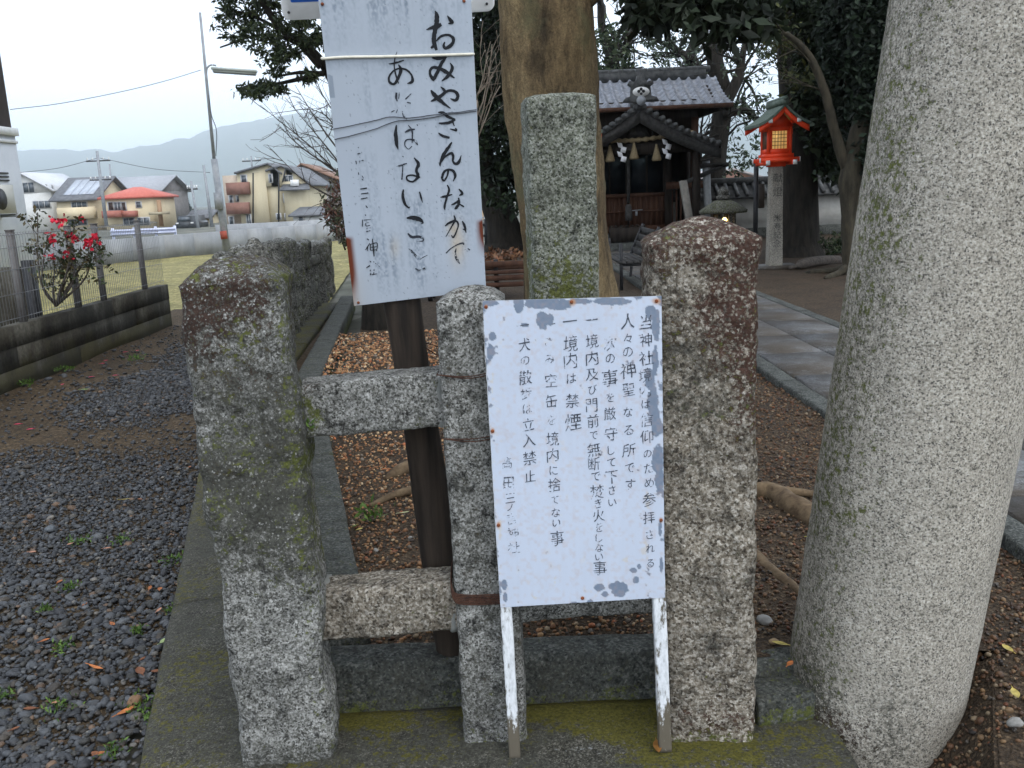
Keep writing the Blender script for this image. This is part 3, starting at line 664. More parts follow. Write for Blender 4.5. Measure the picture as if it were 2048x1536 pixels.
# ---- upper sign on the timber stake
up = thing('wooden_sign', 'tall tilted white board with black brush writing on a timber stake', 'sign', (-.27, 2.5, 0))
UC = [at(632, -40, 2.235), at(940, -42, 2.235), at(972, 580, 2.40), at(708, 612, 2.41)]
onU = plane_of(UC); UC[3] = onU(708, 612)
def ucol(x, y, u, v, P):
    k = np.stack([u * 3, v * 6, 0 * u], 1); st = np.stack([u * 40, v * 2.2, 0 * u], 1); fine = np.stack([u * 90, v * 130, 0 * u], 1)
    base = np.array((.40, .445, .505)) * (1 + .05 * fbm(k, 1, 4, 2))[:, None]
    dirt = .0 * u
    for cx, x0, y0, y1, x1, s_ in ((905, 70, 60, 470, 0, .6), (835, 55, 400, 560, 0, .75), (745, 42, 300, 560, 0, .5), (785, 45, 465, 555, 0, .8), (735, 30, 125, 215, 0, .7), (800, 60, 150, 420, 0, .3), (912, 26, 420, 520, 0, .6)):
        xc = cx + (y - (y0 + y1) / 2) * .1
        dirt += s_ * np.exp(-((x - xc) / (x0 * .5)) ** 2) * sm(y, y0 - 20, y0 + 20) * sm(y1 + 60 - y, 0, 90)
    streak = np.clip(.45 + .9 * fbm(st, 1, 4, 5), 0, 1) * np.clip(.5 + 1.1 * fbm(fine, 1, 2, 6), 0, 1)
    d = np.clip(dirt * streak * 1.3 + .4 * sm(118 - y, -10, 60) * streak * (u > .02) + .5 * np.exp(-((y - 4) / 26) ** 2) * streak + np.exp(-((y - 128) / 14) ** 2) * .45 * streak, 0, .85)
    d = np.maximum(d, .55 * (np.abs(x - (663 + (y - 170) * .1)) < 5) * (y > 150) * (y < 195))
    speck = (vn(fine * 2, 9) > .93) * (vn(k * 2, 4) > .55) * .4
    c = base * (1 - d)[:, None] + np.array((.13, .17, .22)) * d[:, None]; c = c * (1 - speck[:, None])
    el = u; rl = np.clip(1 - el / (.062 * (1 + .6 * fbm(st * .5, 1, 3, 8))), 0, 1) * sm(v, .755, .775) * (1 - .75 * sm(v, .87, .99))
    rr = np.clip(1 - (1 - el) / (.042 * (1 + .6 * fbm(st * .5, 1, 3, 9))), 0, 1) * sm(v, .74, .76) * sm(.9 - v, 0, .12)
    tan = .5 * np.exp(-((x - 915) / 14) ** 2 - ((y - 490) / 38) ** 2) + .35 * np.exp(-((x - 905) / 12) ** 2 - ((y - 455) / 14) ** 2) + .25 * np.exp(-((x - 790) / 10) ** 2 - ((y - 495) / 20) ** 2) + .4 * sm(v, .78, .95) * np.exp(-u / .05)
    c = c * (1 - tan)[:, None] + np.array((.55, .42, .24)) * tan[:, None]
    r = np.clip(1.6 * np.maximum(rl, rr), 0, 1) ** 1.2
    return c * (1 - r)[:, None] + np.array((.13, .03, .012)) * r[:, None]
ub, un = board('board', UC, 150, 310, .012, ucol, up)
A_ = lambda pts: [(640 + p[0] / 4.8, p[1] / 4.8, (p[2] if len(p) > 2 else 8) / 4.8) for p in pts]
B_ = lambda pts: [(640 + p[0] / 4.518, 280 + p[1] / 4.518, (p[2] if len(p) > 2 else 7) / 4.518) for p in pts]
st1 = [A_(s) for s in [
 [(1020,285,6),(1070,268,32),(1120,255,44),(1165,232,34)], [(1105,102,8),(1122,150,42),(1118,230,46),(1098,330,42),(1096,400,42),(1118,482,26)], [(1066,462,20),(1092,440,34)],
 [(1115,395,14),(1160,350,24),(1225,334,24),(1274,360,30),(1280,400,30),(1250,440,34),(1205,462,30),(1188,438,26),(1198,402,12)], [(1222,150,8),(1250,188,34),(1268,216,34),(1230,226,8)],
 [(1078,553,14),(1140,562,30),(1218,548,12)], [(1205,555,18),(1172,600,32),(1142,660,34),(1102,742,32),(1086,776,16)], [(1055,712,22),(1060,672,26),(1085,647,30),(1150,657,32),(1210,690,38),(1292,748,12)], [(1056,705,24),(1072,745,30),(1088,772,14)], [(1250,602,8),(1270,650,30),(1250,700,32),(1215,742,30),(1170,777,8)],
 [(1064,972,10),(1100,955,28),(1160,920,36),(1212,880,28),(1258,868,26),(1305,885,32),(1324,925,32),(1300,962,30),(1252,945,8)], [(1158,832,8),(1195,868,28),(1186,904,14)], [(1064,866,14),(1100,910,40),(1160,970,38),(1254,1040,8)],
 [(1134,1078,12),(1180,1082,30),(1230,1120,28),(1296,1148,22)], [(1300,1145,20),(1230,1178,28),(1140,1184,14)], [(1268,1150,18),(1290,1210,10)], [(1248,1236,8),(1306,1250,22),(1300,1228,12)], [(1136,1274,8),(1180,1304,28),(1245,1322,20)],
 [(660,612,8),(720,604,18),(806,578,10)], [(740,495,4),(720,560,12),(714,640,12),(735,740,16),(756,802,8)], [(754,618,10),(776,670,32),(748,756,28),(710,806,24),(667,785,22),(667,730,18),(712,676,18),(770,657,16),(832,670,18),(880,722,18),(886,782,30),(838,802,8)],
 [(735,1198,10),(727,1270,32),(735,1370,34),(750,1434,8)]]]
st1 += [B_(s) for s in [
 [(1192,18,10),(1165,60,26),(1120,130,34),(1086,212,18),(1088,238,4)], [(1084,216,10),(1132,150,16),(1188,118,24),(1204,150,24),(1202,190,18),(1226,214,24),(1256,198,26),(1276,138,6)],
 [(1160,272,18),(1150,322,16),(1122,364,18),(1104,340,22),(1120,290,22),(1160,266,20),(1205,280,24),(1222,322,24),(1204,372,6)],
 [(1088,516,8),(1130,508,24),(1196,490,8)], [(1150,404,10),(1166,450,20),(1146,520,18),(1126,600,20),(1130,632,6)], [(1255,440,10),(1286,480,26),(1258,500,8)], [(1186,586,8),(1225,568,20),(1252,545,14)], [(1252,520,12),(1257,570,22),(1232,610,24),(1216,624,8)], [(1234,562,12),(1302,602,14)],
 [(1130,776,8),(1172,745,22),(1226,730,20),(1250,762,14),(1235,820,12),(1206,878,16),(1186,858,6)], [(1210,680,10),(1220,720,18),(1188,784,12),(1138,872,6)], [(1286,730,12),(1308,778,24),(1320,838,6)], [(1290,802,10),(1320,816,12)],
 [(850,158,8),(890,215,30),(872,270,26),(886,330,28),(840,374,16),(792,362,16),(786,328,14),(830,316,16),(906,336,14)], [(755,445,12),(748,500,24),(766,570,24),(800,610,14),(816,598,4)], [(900,465,12),(915,520,16),(928,565,4)], [(784,704,14),(840,700,40),(900,716,36),(932,745,14),(914,756,6)],
 [(475,890,8),(482,970,12),(490,1050,10)], [(455,940,8),(456,992,8)], [(455,942,8),(516,930,8),(513,1002,8)], [(455,968,7),(512,962,7)], [(455,995,7),(512,990,7)], [(412,992,6),(432,960,10),(452,930,7)], [(425,890,8),(442,902,10)], [(431,958,8),(431,1002,6)],
 [(365,442,9),(425,433,12)], [(372,486,8),(438,476,11)], [(370,531,10),(430,520,9)], [(415,590,9),(430,612,9)]]]
st2 = [A_(s) for s in [[(735,888,18),(730,930,22),(742,972,8)], [(762,888,10),(756,950,6)], [(850,862,8),(880,888,8),(820,952,12)], [(815,1015,8),(824,1018,8)], [(835,980,10),(872,990,10)], [(684,1076,8),(716,1058,9)], [(746,1050,7),(730,1086,8)], [(790,1068,8),(805,1110,20),(836,1152,8)],
 [(815,1270,12),(860,1247,22),(912,1240,14)], [(848,1200,8),(885,1260,16),(885,1372,8)], [(884,1402,8),(850,1430,7),(816,1395,8),(822,1350,12),(860,1337,12),(910,1350,24),(940,1392,8)], [(930,1194,12),(940,1206,8)], [(948,1184,7),(956,1192,7)]]]
st2 += [B_(s) for s in [[(1138,1022,12),(1182,980,9),(1240,945,12),(1290,930,16),(1300,946,10)], [(1230,978,8),(1222,1030,18),(1240,1080,22),(1264,1116,8)], [(1308,988,8),(1330,1006,12)], [(1335,978,8),(1354,994,12)],
 [(690,240,10),(740,225,16),(786,210,8)], [(745,144,7),(756,153,7)], [(750,222,8),(740,358,12)], [(794,842,12),(830,875,26),(890,872,24),(932,890,16),(930,910,10),(878,914,6)], [(802,978,10),(845,1020,22),(890,1076,18)], [(972,1038,5),(930,1060,7),(898,1084,7)], [(863,1158,10),(895,1180,20),(952,1160,24)],
 [(344,64,12),(352,70,10)], [(340,126,10),(382,112,12)], [(325,186,9),(330,218,8)], [(352,188,8),(396,182,9)], [(360,188,7),(358,215,7)], [(345,290,8),(352,312,9)], [(345,352,8),(356,362,8)], [(378,350,7),(392,362,8)], [(380,320,6),(394,345,6)],
 [(385,718,9),(384,782,9)], [(408,672,9),(416,682,9)], [(395,722,7),(484,714,8)], [(482,714,9),(474,738,8)], [(412,748,7),(455,742,7)], [(414,748,7),(418,775,7),(452,768,7)], [(418,826,9),(466,816,10)], [(420,800,7),(460,792,7)],
 [(450,1090,8),(462,1102,9)], [(418,1154,8),(452,1132,11)], [(482,1092,8),(492,1106,8)], [(500,1110,8),(540,1142,8)], [(455,1170,8),(460,1228,11)], [(490,1165,8),(486,1212,8)], [(470,1216,8),(522,1204,8)]]]
mb = MB(); brush(mb, st1, onU, [.0012, un]); mb.build('lettering', INK1, ub)
mb = MB(); brush(mb, st2, onU, [.0012, un]); mb.build('lettering', INK2, ub)
def nail(x, y, on, nrm, parent, r=.004):
    c = on(x, y) + nrm * .001; mb = MB(); mb.lathe((0, 0, 0), [(r * .3, 0), (r, .0005), (r, .0015), (r * .4, .003)], 10)
    V = V_(mb); Rm = np.array(Vector(nrm).to_track_quat('Z', 'Y').to_matrix()); mb.V = [V @ Rm.T + c]; mb.build('nail', M_NAIL, parent)
for x, y in ((645, 8), (928, 2), (717, 605), (969, 577)): nail(x, y, onU, un, ub)
s0, s1 = V3(-.205, 2.535, .05), V3(-.345, 2.42, 1.95)
mb = MB(); t = np.linspace(0, 1, 60); mb.tube(s0 + (s1 - s0) * t[:, None], .053 + .004 * np.sin(t * 9), 28); V = V_(mb); V += .004 * np.stack([fbm(V * V3(1, 1, .12), 40, 3, 1), fbm(V * V3(1, 1, .12), 40, 3, 2), 0 * V[:, 0]], 1); mb.V = [V]
mb.build('stake', M_STAKE, up, smooth=True)
# cord and thin wires round the upper board
def onpath(P, on, nrm, d): return np.array([on(*p) + nrm * d for p in P])
bk = -un * .024
P = onpath(smooth_pts([(646, 117), (690, 114), (760, 113), (840, 111), (943, 108)], 6), onU, un, .004)
back = np.array([onU(945, 108) + bk, onU(800, 112) + bk * 1.1, onU(645, 118) + bk])
mb = MB(); mb.tube(np.vstack([P, [onU(947, 108) - un * .004], back, [onU(643, 117) - un * .006], P[:1]]), .0033, 8)
tag(mb.build('cord', M_CORD, smooth=True), 'thick white cord tied round the upper writing board', 'cord')
for pts, lab in (([(662, 259), (740, 243), (780, 234), (820, 235), (880, 228), (952, 219)], 'thin dark wire round the upper board, slack strand ending higher on its left edge'), ([(670, 279), (740, 261), (790, 243), (850, 237), (900, 228), (952, 222)], 'thin dark wire round the upper board, strand ending lower on its left edge')):
    P = onpath(smooth_pts(pts, 8), onU, un, .003); P[:, 2] += .0012 * fbm(P, 40, 2, 4)
    mb = MB(); mb.tube(np.vstack([P, [onU(pts[-1][0] + 3, pts[-1][1]) + bk, onU(pts[0][0] - 3, pts[0][1]) + bk, P[0]]]), .0011, 6)
    tag(mb.build('wire', M_DKWIRE, smooth=True), lab, 'wire')

# ---- lower notice board
lo = thing('notice_board', 'low white notice board with peeling paint and small writing on two legs', 'sign', (.16, 2.19, 0))
LC = [at(965, 602, 2.20), at(1323, 592, 2.20), at(1330, 1195, 2.185), at(1001, 1215, 2.185)]
onL = plane_of(LC); LC[3] = onL(1001, 1215)
def lcol(x, y, u, v, P):
    k = np.stack([u * 3, v * 6, 0 * u], 1); nz = fbm(np.stack([x, y, 0 * x], 1), 1 / 22, 4, 31); nf = fbm(np.stack([x, y, 0 * x], 1), 1 / 7, 3, 33)
    base = np.array((.455, .505, .595)) * (1 + .035 * fbm(k, 1.2, 3, 2) + .02 * fbm(np.stack([u * 60, v * 2, 0 * u], 1), 1, 2, 5))[:, None]
    L = [(1037, 608, 12, 24), (1085, 606, 40, 18), (1120, 612, 40, 14), (1085, 640, 16, 26), (1100, 640, 10, 16), (1160, 603, 30, 8), (1225, 603, 45, 9), (1300, 625, 16, 22), (1312, 650, 11, 40), (1310, 720, 9, 40), (1300, 760, 12, 30), (1305, 800, 14, 30), (1312, 850, 12, 40), (1314, 920, 14, 40), (1318, 960, 11, 30),
         (985, 672, 9, 12), (981, 705, 8, 18), (1050, 650, 12, 7), (1243, 1178, 26, 22), (1225, 1172, 12, 9), (1200, 1175, 16, 10), (1210, 1188, 9, 8), (1266, 1140, 10, 7), (1278, 1132, 6, 8), (1009, 1168, 7, 14), (1011, 1195, 6, 12), (1150, 1207, 16, 6), (1180, 1203, 8, 5), (1272, 1160, 7, 9), (980, 607, 24, 7), (1322, 1130, 6, 20), (1320, 1055, 5, 20)]
    b = blot(x, y, L) * 1.5 + .55 * nz + .3 * nf
    edge = np.exp(-np.minimum.reduce([u * 330, (1 - u) * 330]) / 14) * .30 + np.exp(-v * 600 / 9) * .3
    peel = sm(b + edge + .08 * (u > .8), .42, .50)
    c = base * (1 - peel)[:, None] + (np.array((.155, .195, .26)) * (1 + .12 * nf)[:, None]) * peel[:, None]
    fl = sm(b + edge, .30, .36) * (1 - peel) * .35                       # lifting rim of the paint
    c = c * (1 - fl[:, None]) + np.array((.53, .55, .57)) * fl[:, None]
    fk = blot(x, y, [(1205, 690, 10, 8), (1215, 655, 8, 6), (1160, 660, 6, 6), (1110, 1165, 8, 18), (1070, 1195, 10, 8), (1290, 1100, 16, 30), (985, 770, 5, 60), (1250, 1120, 10, 10), (1000, 1060, 6, 40), (1295, 1000, 10, 30)]) * .8 + .5 * nf
    f2 = sm(fk, .5, .56) * .6; c = c * (1 - f2[:, None]) + np.array((.5, .49, .45)) * f2[:, None]
    rs = np.clip(blot(x, y, [(1145, 605, 9, 10), (1313, 602, 11, 8), (985, 862, 6, 8), (997, 1050, 6, 8), (1165, 1196, 5, 5), (1322, 1040, 5, 7), (972, 614, 5, 6)]) * 1.6 + .3 * nf, 0, .8)
    return c * (1 - rs)[:, None] + np.array((.42, .22, .1)) * rs[:, None]
lb, ln = board('board', LC, 190, 330, .006, lcol, lo)
cols = [
 [('当',783,165,0),('神',783,245,0),('社',785,325,0),('境',780,400,1),('内',780,470,1),('は',783,530,0),('信',785,600,0),('仰',787,675,0),('の',790,750,0),('た',795,815,0),('め',798,880,0),('参',797,955,0),('拝',797,1035,0),('さ',800,1110,0),('れ',802,1172,0),('る',802,1238,0)],
 [('人',703,160,0),('々',703,237,0),('の',703,298,0),('神',703,380,0),('聖',706,465,0),('な',703,565,0),('る',707,645,0),('所',708,735,0),('で',712,815,0),('す',714,888,0)],
 [('次',625,260,1),('の',625,327,0),('事',622,415,0),('を',624,500,0),('厳',622,572,0),('守',628,662,0),('し',628,735,0),('て',630,790,0),('下',632,855,0),('さ',632,912,0),('い',634,968,0)],
 [('一',540,155,1),('境',543,250,0),('内',543,325,0),('及',543,398,0),('び',546,465,0),('門',542,535,0),('前',548,605,0),('で',551,668,0),('無',552,732,0),('断',552,795,0),('で',560,852,0),('焚',565,920,0),('き',570,972,0),('火',572,1025,0),('を',573,1078,0),('し',575,1125,0),('な',575,1168,0),('い',575,1210,0),('事',578,1260,0)],
 [('一',445,160,0),('境',448,260,0),('内',448,335,0),('は',452,415,0),('禁',456,515,0),('煙',460,610,0)],
 [('一',355,175,1),('ご',352,250,1),('み',355,330,1),('空',362,425,0),('缶',362,515,0),('を',363,600,1),('境',368,685,0),('内',368,757,0),('に',372,825,0),('捨',376,888,0),('て',378,957,0),('な',382,1012,0),('い',385,1058,0),('事',388,1128,0)],
 [('一',235,180,1),('犬',243,265,0),('の',245,335,1),('散',247,410,0),('歩',250,480,1),('は',256,550,1),('立',260,620,0),('入',262,690,0),('禁',265,770,0),('止',267,850,0)],
 [('高',165,790,1),('田',172,880,1),('三',180,948,1),('ノ',178,990,0),('宮',186,1040,1),('神',190,1105,1),('社',195,1170,1)]]
TU = LC[1] - LC[0]; TU /= np.linalg.norm(TU); TW = LC[0] - LC[3]; TW /= np.linalg.norm(TW)
big = {4, }
m1, m2 = MB(), MB()
for ci, cl in enumerate(cols):
    for ch, x, y, faint in cl:
        kana = ord(ch) < 0x3100; sz = (50 if kana else 66) * (1.08 if ci in (1, 4) else .92 if ci == 7 else 1) / 2.226 * (2.29 / F) * rng.uniform(.93, 1.08)
        if ch == '事' or ch == '煙': sz *= 1.15
        c = onL(940 + x / 2.226, 570 + y / 2.226) + ln * .0014
        shx = TU + TW * rng.uniform(.06, .16)
        glyph(m2 if faint else m1, ch, c, shx * rng.uniform(.86, .98), TW + TU * rng.uniform(-.03, .05), sz, .055, rng.uniform(-.05, .05))
INK5 = ink_mat('notice_ink', .415, 140, (.055, .065, .085)); INK6 = ink_mat('notice_faint_ink', .475, 150, (.07, .08, .1))
m1.build('lettering', INK5, lb); m2.build('lettering', INK6, lb)
for x, y in ((1143, 604), (1313, 602), (972, 614), (985, 862), (997, 1050), (1165, 1196), (1322, 1040)): nail(x, y, onL, ln, lb, .0045)
M_LEG = None
m, nt, b = mat('cracked_white_paint', .7, .3); co = objco(nt, (1, 1, .35)); n = noise(nt, 90, 4, .7, co); n2 = noise(nt, 30, 3, .6, objco(nt, (1, 1, .15)))
wear = math_(nt, 'ADD', math_(nt, 'MULTIPLY', n, .5), math_(nt, 'ADD', math_(nt, 'MULTIPLY', n2, .5), math_(nt, 'MULTIPLY', attr(nt, 'wear'), -1.)))
nt.links.new(mix(nt, ramp(nt, wear, [(.40, 1), (.47, 0)]), ramp(nt, n, [(.3, (.42, .44, .45)), (.6, (.66, .68, .7))]), (.11, .095, .07)), b.inputs['Base Color']); bump(nt, b, wear, .8, .003); M_LEG = m
for pa, pb, w_ in ((onL(1010, 1185), V3(*gnd(1030, 1520, .0)), .03), (onL(1318, 1150), V3(*gnd(1324, 1478, .0)), .034)):
    d = (pa - pb) / (pa[2] - pb[2]); t0 = V3(pb[0], 2.188, 0); t1 = pb + d * 1.19
    mb = stone(t0, V3(t1[0], 2.226, 1.19), (w_, .03), (w_, .03), (1, 0, 0), 12, 24, 120, 0, 0, 2, .0012, 30, .0008, 90, 5)
    V = V_(mb); mb.build('leg', M_LEG, lo, smooth=False, attrs=dict(wear=.02 + .16 * sm(.16 - V[:, 2], 0, .1) - .0 * V[:, 0]))
# ---- blue and white plate behind the upper sign
bw = thing('metal_sign', 'rounded white plate with a blue panel, mostly above and behind the upper board', 'sign', (-.26, 2.5, 1.98))
TLc, BRc = at(565, 38, 2.47), at(990, 25, 2.47); z0 = (TLc[2] + BRc[2]) / 2; xa, xb = TLc[0], BRc[0]
def rrect(x0, x1, z0, z1, r, y, tilt=0):
    out = []
    for cx, cz, a0 in ((x1 - r, z1 - r, 0), (x0 + r, z1 - r, 90), (x0 + r, z0 + r, 180), (x1 - r, z0 + r, 270)):
        for k in range(7): a = math.radians(a0 + 15 * k); out.append((cx + r * math.cos(a), y, cz + r * math.sin(a)))
    return out
mb = MB(); mb.prism(rrect(xa, xb, z0, z0 + .42, .022, 2.47), (0, .002, 0)); pl = mb.build('plate', M_WHITE, bw)
mb = MB(); mb.prism(rrect(xa + .025, xb - .13, z0 + .042, z0 + .395, .004, 2.4685), (0, .0012, 0)); mb.build('blue_panel', M_BLUE, pl)
for x in (xa + .018, xb - .02):
    mb = MB(); mb.tube([(x, 2.468, z0 + .018), (x, 2.4665, z0 + .018)], .0035, 10); mb.build('bolt', M_BLACK, pl)
mb = MB(); mb.tube([(-.30, 2.49, 1.0), (-.33, 2.487, 2.5)], .012, 10); mb.build('pipe', M_STEEL, bw, smooth=True)
# ---- rusty wires lashing stake and thin post
def loop(z, dz, lab, rad=.0014, strands=2):
    mb = MB()
    for s_ in range(strands):
        q = [(-.19 + rng.uniform(-.003, .003), 2.25, z + dz * .2), (-.1, 2.243, z + rng.uniform(-.006, .006) + s_ * .008), (.0, 2.246, z + .02 + s_ * .006), (.006, 2.34, z + .02), (.0, 2.445, z + .02), (-.1, 2.446, z + .015), (-.19, 2.45, z + .02), (-.24, 2.47, z + dz), (-.30, 2.46, z + dz * 1.3), (-.305, 2.5, z + dz * 1.3), (-.27, 2.575, z + dz), (-.2, 2.55, z + dz * .6), (-.187, 2.4, z + .01), (-.19, 2.25, z + dz * .2)]
        mb.tube(smooth_pts(q, 5), rad, 6)
    tag(mb.build('wire', M_WIRE, smooth=True), lab, 'wire')
loop(1.045, .045, 'rusty wire lashing the stake to the thin post above the upper rail')
loop(.875, .05, 'rusty wire round the thin post just below the upper rail')
mb = MB()
for s_ in range(7):
    z = .42 + s_ * .0045; q = [(-.185, 2.256, z + .02), (-.17, 2.25, z + .004), (-.1, 2.247, z), (.0, 2.25, z + .006), (.007, 2.34, z + .01), (0, 2.44, z + .015), (-.1, 2.445, z + .02), (-.185, 2.44, z + .03), (-.19, 2.3, z + .03), (-.185, 2.256, z + .02)]
    mb.tube(smooth_pts(q, 4), .0018, 6)
tag(mb.build('wire', M_WIRE, smooth=True), 'thick bundle of rusty wire round the thin post beside the lower rail', 'wire')

# ================================================================== LEFT SIDE: block wall, mesh fence, building
m, nt, b = mat('stained_concrete_block', .9, .25); co = objco(nt); n = noise(nt, 2.5, 5, .7, objco(nt, (1, 1, .35))); n2 = noise(nt, 30, 4, .6, co)
c = ramp(nt, n, [(.3, (.013, .013, .011)), (.5, (.036, .032, .023)), (.68, (.10, .094, .077))]); c = mix(nt, 1., c, ramp(nt, n2, [(.3, .7), (.7, 1.3)]), 'MULTIPLY')
nm = noise(nt, 4, 4, .6, co); gz = nd(nt, 'SeparateXYZ'); nt.links.new(co, gz.inputs[0])
mo = ramp(nt, math_(nt, 'ADD', nm, math_(nt, 'MULTIPLY', gz.outputs[2], -1.1)), [(.22, 0), (.42, .8)]); c = mix(nt, mo, c, (.05, .045, .02))
nt.links.new(c, b.inputs['Base Color']); bump(nt, b, n2, .4, .01); M_BLOCK = m
bw_ = thing('block_wall', 'low stained concrete block wall with dark streaks along the gravel yard', 'wall', (-4.6, 8, -.06))
mb = MB(); WY0, WY1 = 3.2, 12.05
for k, (z0, z1, j) in enumerate(((-.1, .114, (6.1, 9.4)), (.1165, .309, (4.9, 8.2, 10.9)), (.3115, .5, (7.1, 10.3)))):
    ys = (WY0,) + j + (WY1,)
    for y0, y1 in zip(ys[:-1], ys[1:]): mb.bb((-4.66, y0 + .0015, z0), (-4.53 + (.004 if k == 2 else 0), y1 - .0015, z1))
mb.build('wall', M_BLOCK, bw_)
mb = MB(); mb.bb((-4.655, WY0, -.09), (-4.534, WY1 - .01, .495)); mb.build('mortar', M_BLOCK, bw_)
mf = thing('mesh_fence', 'grey welded wire mesh fence on top of the block wall', 'fence', (-4.6, 8, .5))
py = [4.2, 5.3, 6.4, 7.45, 8.5, 9.62, 10.25, 11.45]
M_FENCE = simple('galvanised_wire', (.16, .165, .17), (.27, .275, .28), 20, .5, 0)
M_FPOST = simple('brown_grey_post', (.1, .09, .085), (.17, .16, .15), 9, .6, .05)
for y in py:
    mb = MB(); mb.bb((-4.62, y - .028, .45), (-4.565, y + .028, 1.35)); mb.bb((-4.625, y - .032, 1.35), (-4.56, y + .032, 1.362)); mb.build('post', M_FPOST, mf)
for y0, y1 in ((4.2, 6.4), (6.4, 8.5), (8.5, 10.25), (10.25, 12.0)):
    mb = MB()
    for y in np.arange(y0 + .03, y1, .05):
        mb.tube([(-4.552, y, .52), (-4.552, y, 1.30), (-4.562, y, 1.325), (-4.59, y, 1.335), (-4.6, y, 1.31)], .0022, 4)
    for z in (.56, .78, 1.0, 1.2, 1.315): mb.tube([(-4.548, y0, z), (-4.548, y1, z)], .003, 4)
    mb.build('mesh_panel', M_FENCE, mf)
cb = thing('concrete_wall', 'short dark grey concrete wall section behind the mesh fence at the building', 'wall', (-5.6, 9, -.1))
mb = MB(); mb.bb((-9, 9.6, -.1), (-5.12, 9.75, .95)); mb.build('wall', M_BLOCK, cb)
mb = MB(); mb.bb((-5.10, 9.56, -.1), (-5.0, 9.66, 1.02)); mb.build('post', M_BLACK, cb)

def bx(mb_, a, b): mb_.bb(a, b); return mb_
hw = simple('white_siding', (.50, .52, .55), (.58, .60, .62), 2, .7, .05, .004)
M_BROWNS = simple('dark_brown_cladding', (.03, .018, .015), (.055, .035, .028), 5, .6, .1)
bl_ = thing('apartment_building', 'white building corner with dark brown upper storey at the fence', 'building', (-11, 16, -.1))
cx_ = at(57, 450, 19)[0]
mb = MB(); mb.bb((-20, 13, -.1), (cx_, 19, 3.05)); mb.build('wall', hw, bl_)
mb = MB(); mb.bb((-20, 13.02, 3.2), (cx_ - .03, 18.97, 10)); mb.build('upper_wall', M_BROWNS, bl_)
mb = MB(); mb.bb((-20, 12.93, 3.05), (cx_ + .06, 19.05, 3.2)); mb.bb((-20, 12.96, 2.9), (cx_ + .03, 19.02, 2.96)); mb.build('band', M_WHITE, bl_)
mb = MB()
for k in range(3): mb.bb((cx_, 17.9, 2.15 + k * .07), (cx_ + .02, 18.5, 2.18 + k * .07))
mb.build('vent', M_BLACK, bl_)
zc = at(30, 398, 18)[2]
ac = thing('air_conditioner', 'beige outdoor air conditioner unit hung on the white building wall', 'air conditioner', (cx_ + .15, 17.6, zc - .3))
mb = MB(); mb.bb((cx_ + .03, 17.2, zc - .27), (cx_ + .33, 18.0, zc + .27)); mb.build('casing', simple('beige_metal', (.42, .41, .36), (.48, .47, .42), 4, .5, 0), ac)
mb = MB(); mb.tube([(cx_ + .325, 17.5, zc), (cx_ + .345, 17.5, zc)], .2, 16); mb.build('fan_grille', M_BLACK, ac)
mb = MB(); mb.bb((cx_ + .002, 17.15, zc - .34), (cx_ + .36, 17.2, zc - .28)); mb.bb((cx_ + .002, 18.0, zc - .34), (cx_ + .36, 18.05, zc - .28)); mb.build('bracket', M_STEEL, ac)

# shrub with red flowers behind the mesh fence
fl = thing('flowering_shrub', 'leggy shrub with bright red flowers behind the wire mesh', 'shrub', (-4.95, 9.35, .0))
mb = MB(); tips = []; base = V3(*at(112, 612, 9.3))
for tx, ty in ((130, 470), (160, 500), (95, 470), (185, 505), (140, 545), (75, 425), (150, 440), (110, 520), (195, 480)):
    e = at(tx, ty, 9.3 + rng.uniform(-.25, .15)); mid = (base + e) / 2 + rng.normal(size=3) * .05 + V3(.05 * (1 if tx > 112 else -1), 0, -.05)
    P = smooth_pts([base, mid, e], 6); mb.tube(P, np.linspace(.014, .005, len(P)), 6)
    tips += [e, P[-4], P[-2], P[len(P) // 2 + 1]]
    for j in range(3): q = P[-2 - j] + rng.normal(size=3) * .12; mb.tube([P[-3 - j], q], [.004, .002], 5); tips.append(q)
mb.build('stem', M_TWIG, fl, smooth=True)
mb = MB(); leafset(mb, clumps(tips, .1, 14), .055, [(.04, .055, .02), (.06, .05, .025), (.09, .07, .03), (.03, .04, .015)], lw=.5); mb.build('foliage', M_LEAF, fl)
mb = MB()
for fx, fy in ((103, 437), (126, 442), (160, 437), (103, 470), (101, 482), (137, 470), (143, 478), (178, 483), (188, 470), (172, 490), (138, 502), (137, 520), (101, 513), (192, 481), (117, 444), (150, 474)):
    c_ = at(fx, fy, 9.12); leafset(mb, c_ + rng.normal(size=(10, 3)) * .016, .05, [(.5, .012, .035), (.6, .03, .06), (.38, .008, .02)], lw=.8)
mb.build('flower', M_LEAF, fl)

# ================================================================== BEYOND THE LOT: wall, rail, houses
rw = thing('retaining_wall', 'long pale ribbed concrete wall behind the grass lot', 'wall', (-12, 26.7, -.1))
wd = V3(.487, .873, 0); w0 = V3(-12, 26.7, 0); mb = MB(); segs = []
for k in range(-9, 16):
    a = w0 + wd * k * 1.2; b_ = w0 + wd * (k * 1.2 + 1.185); mb.bar(a + V3(0, 0, .27), b_ + V3(0, 0, .27), .2, .74)
mb.build('wall', M_CONC, rw)
w2 = thing('concrete_wall', 'higher grey concrete wall below the beige three storey house', 'wall', (-10, 48, 0))
a, b_ = at(432, 462, 48), at(760, 440, 48); mb = MB(); mb.bar((a[0], 48, a[2] - .1), (b_[0], 50, a[2] - .1), .3, .55 * 1.5); mb.build('wall', M_CONC, w2)
gr = thing('guardrail', 'bluish white roadside guardrail on the road behind the lot', 'guardrail', at(285, 482, 40))
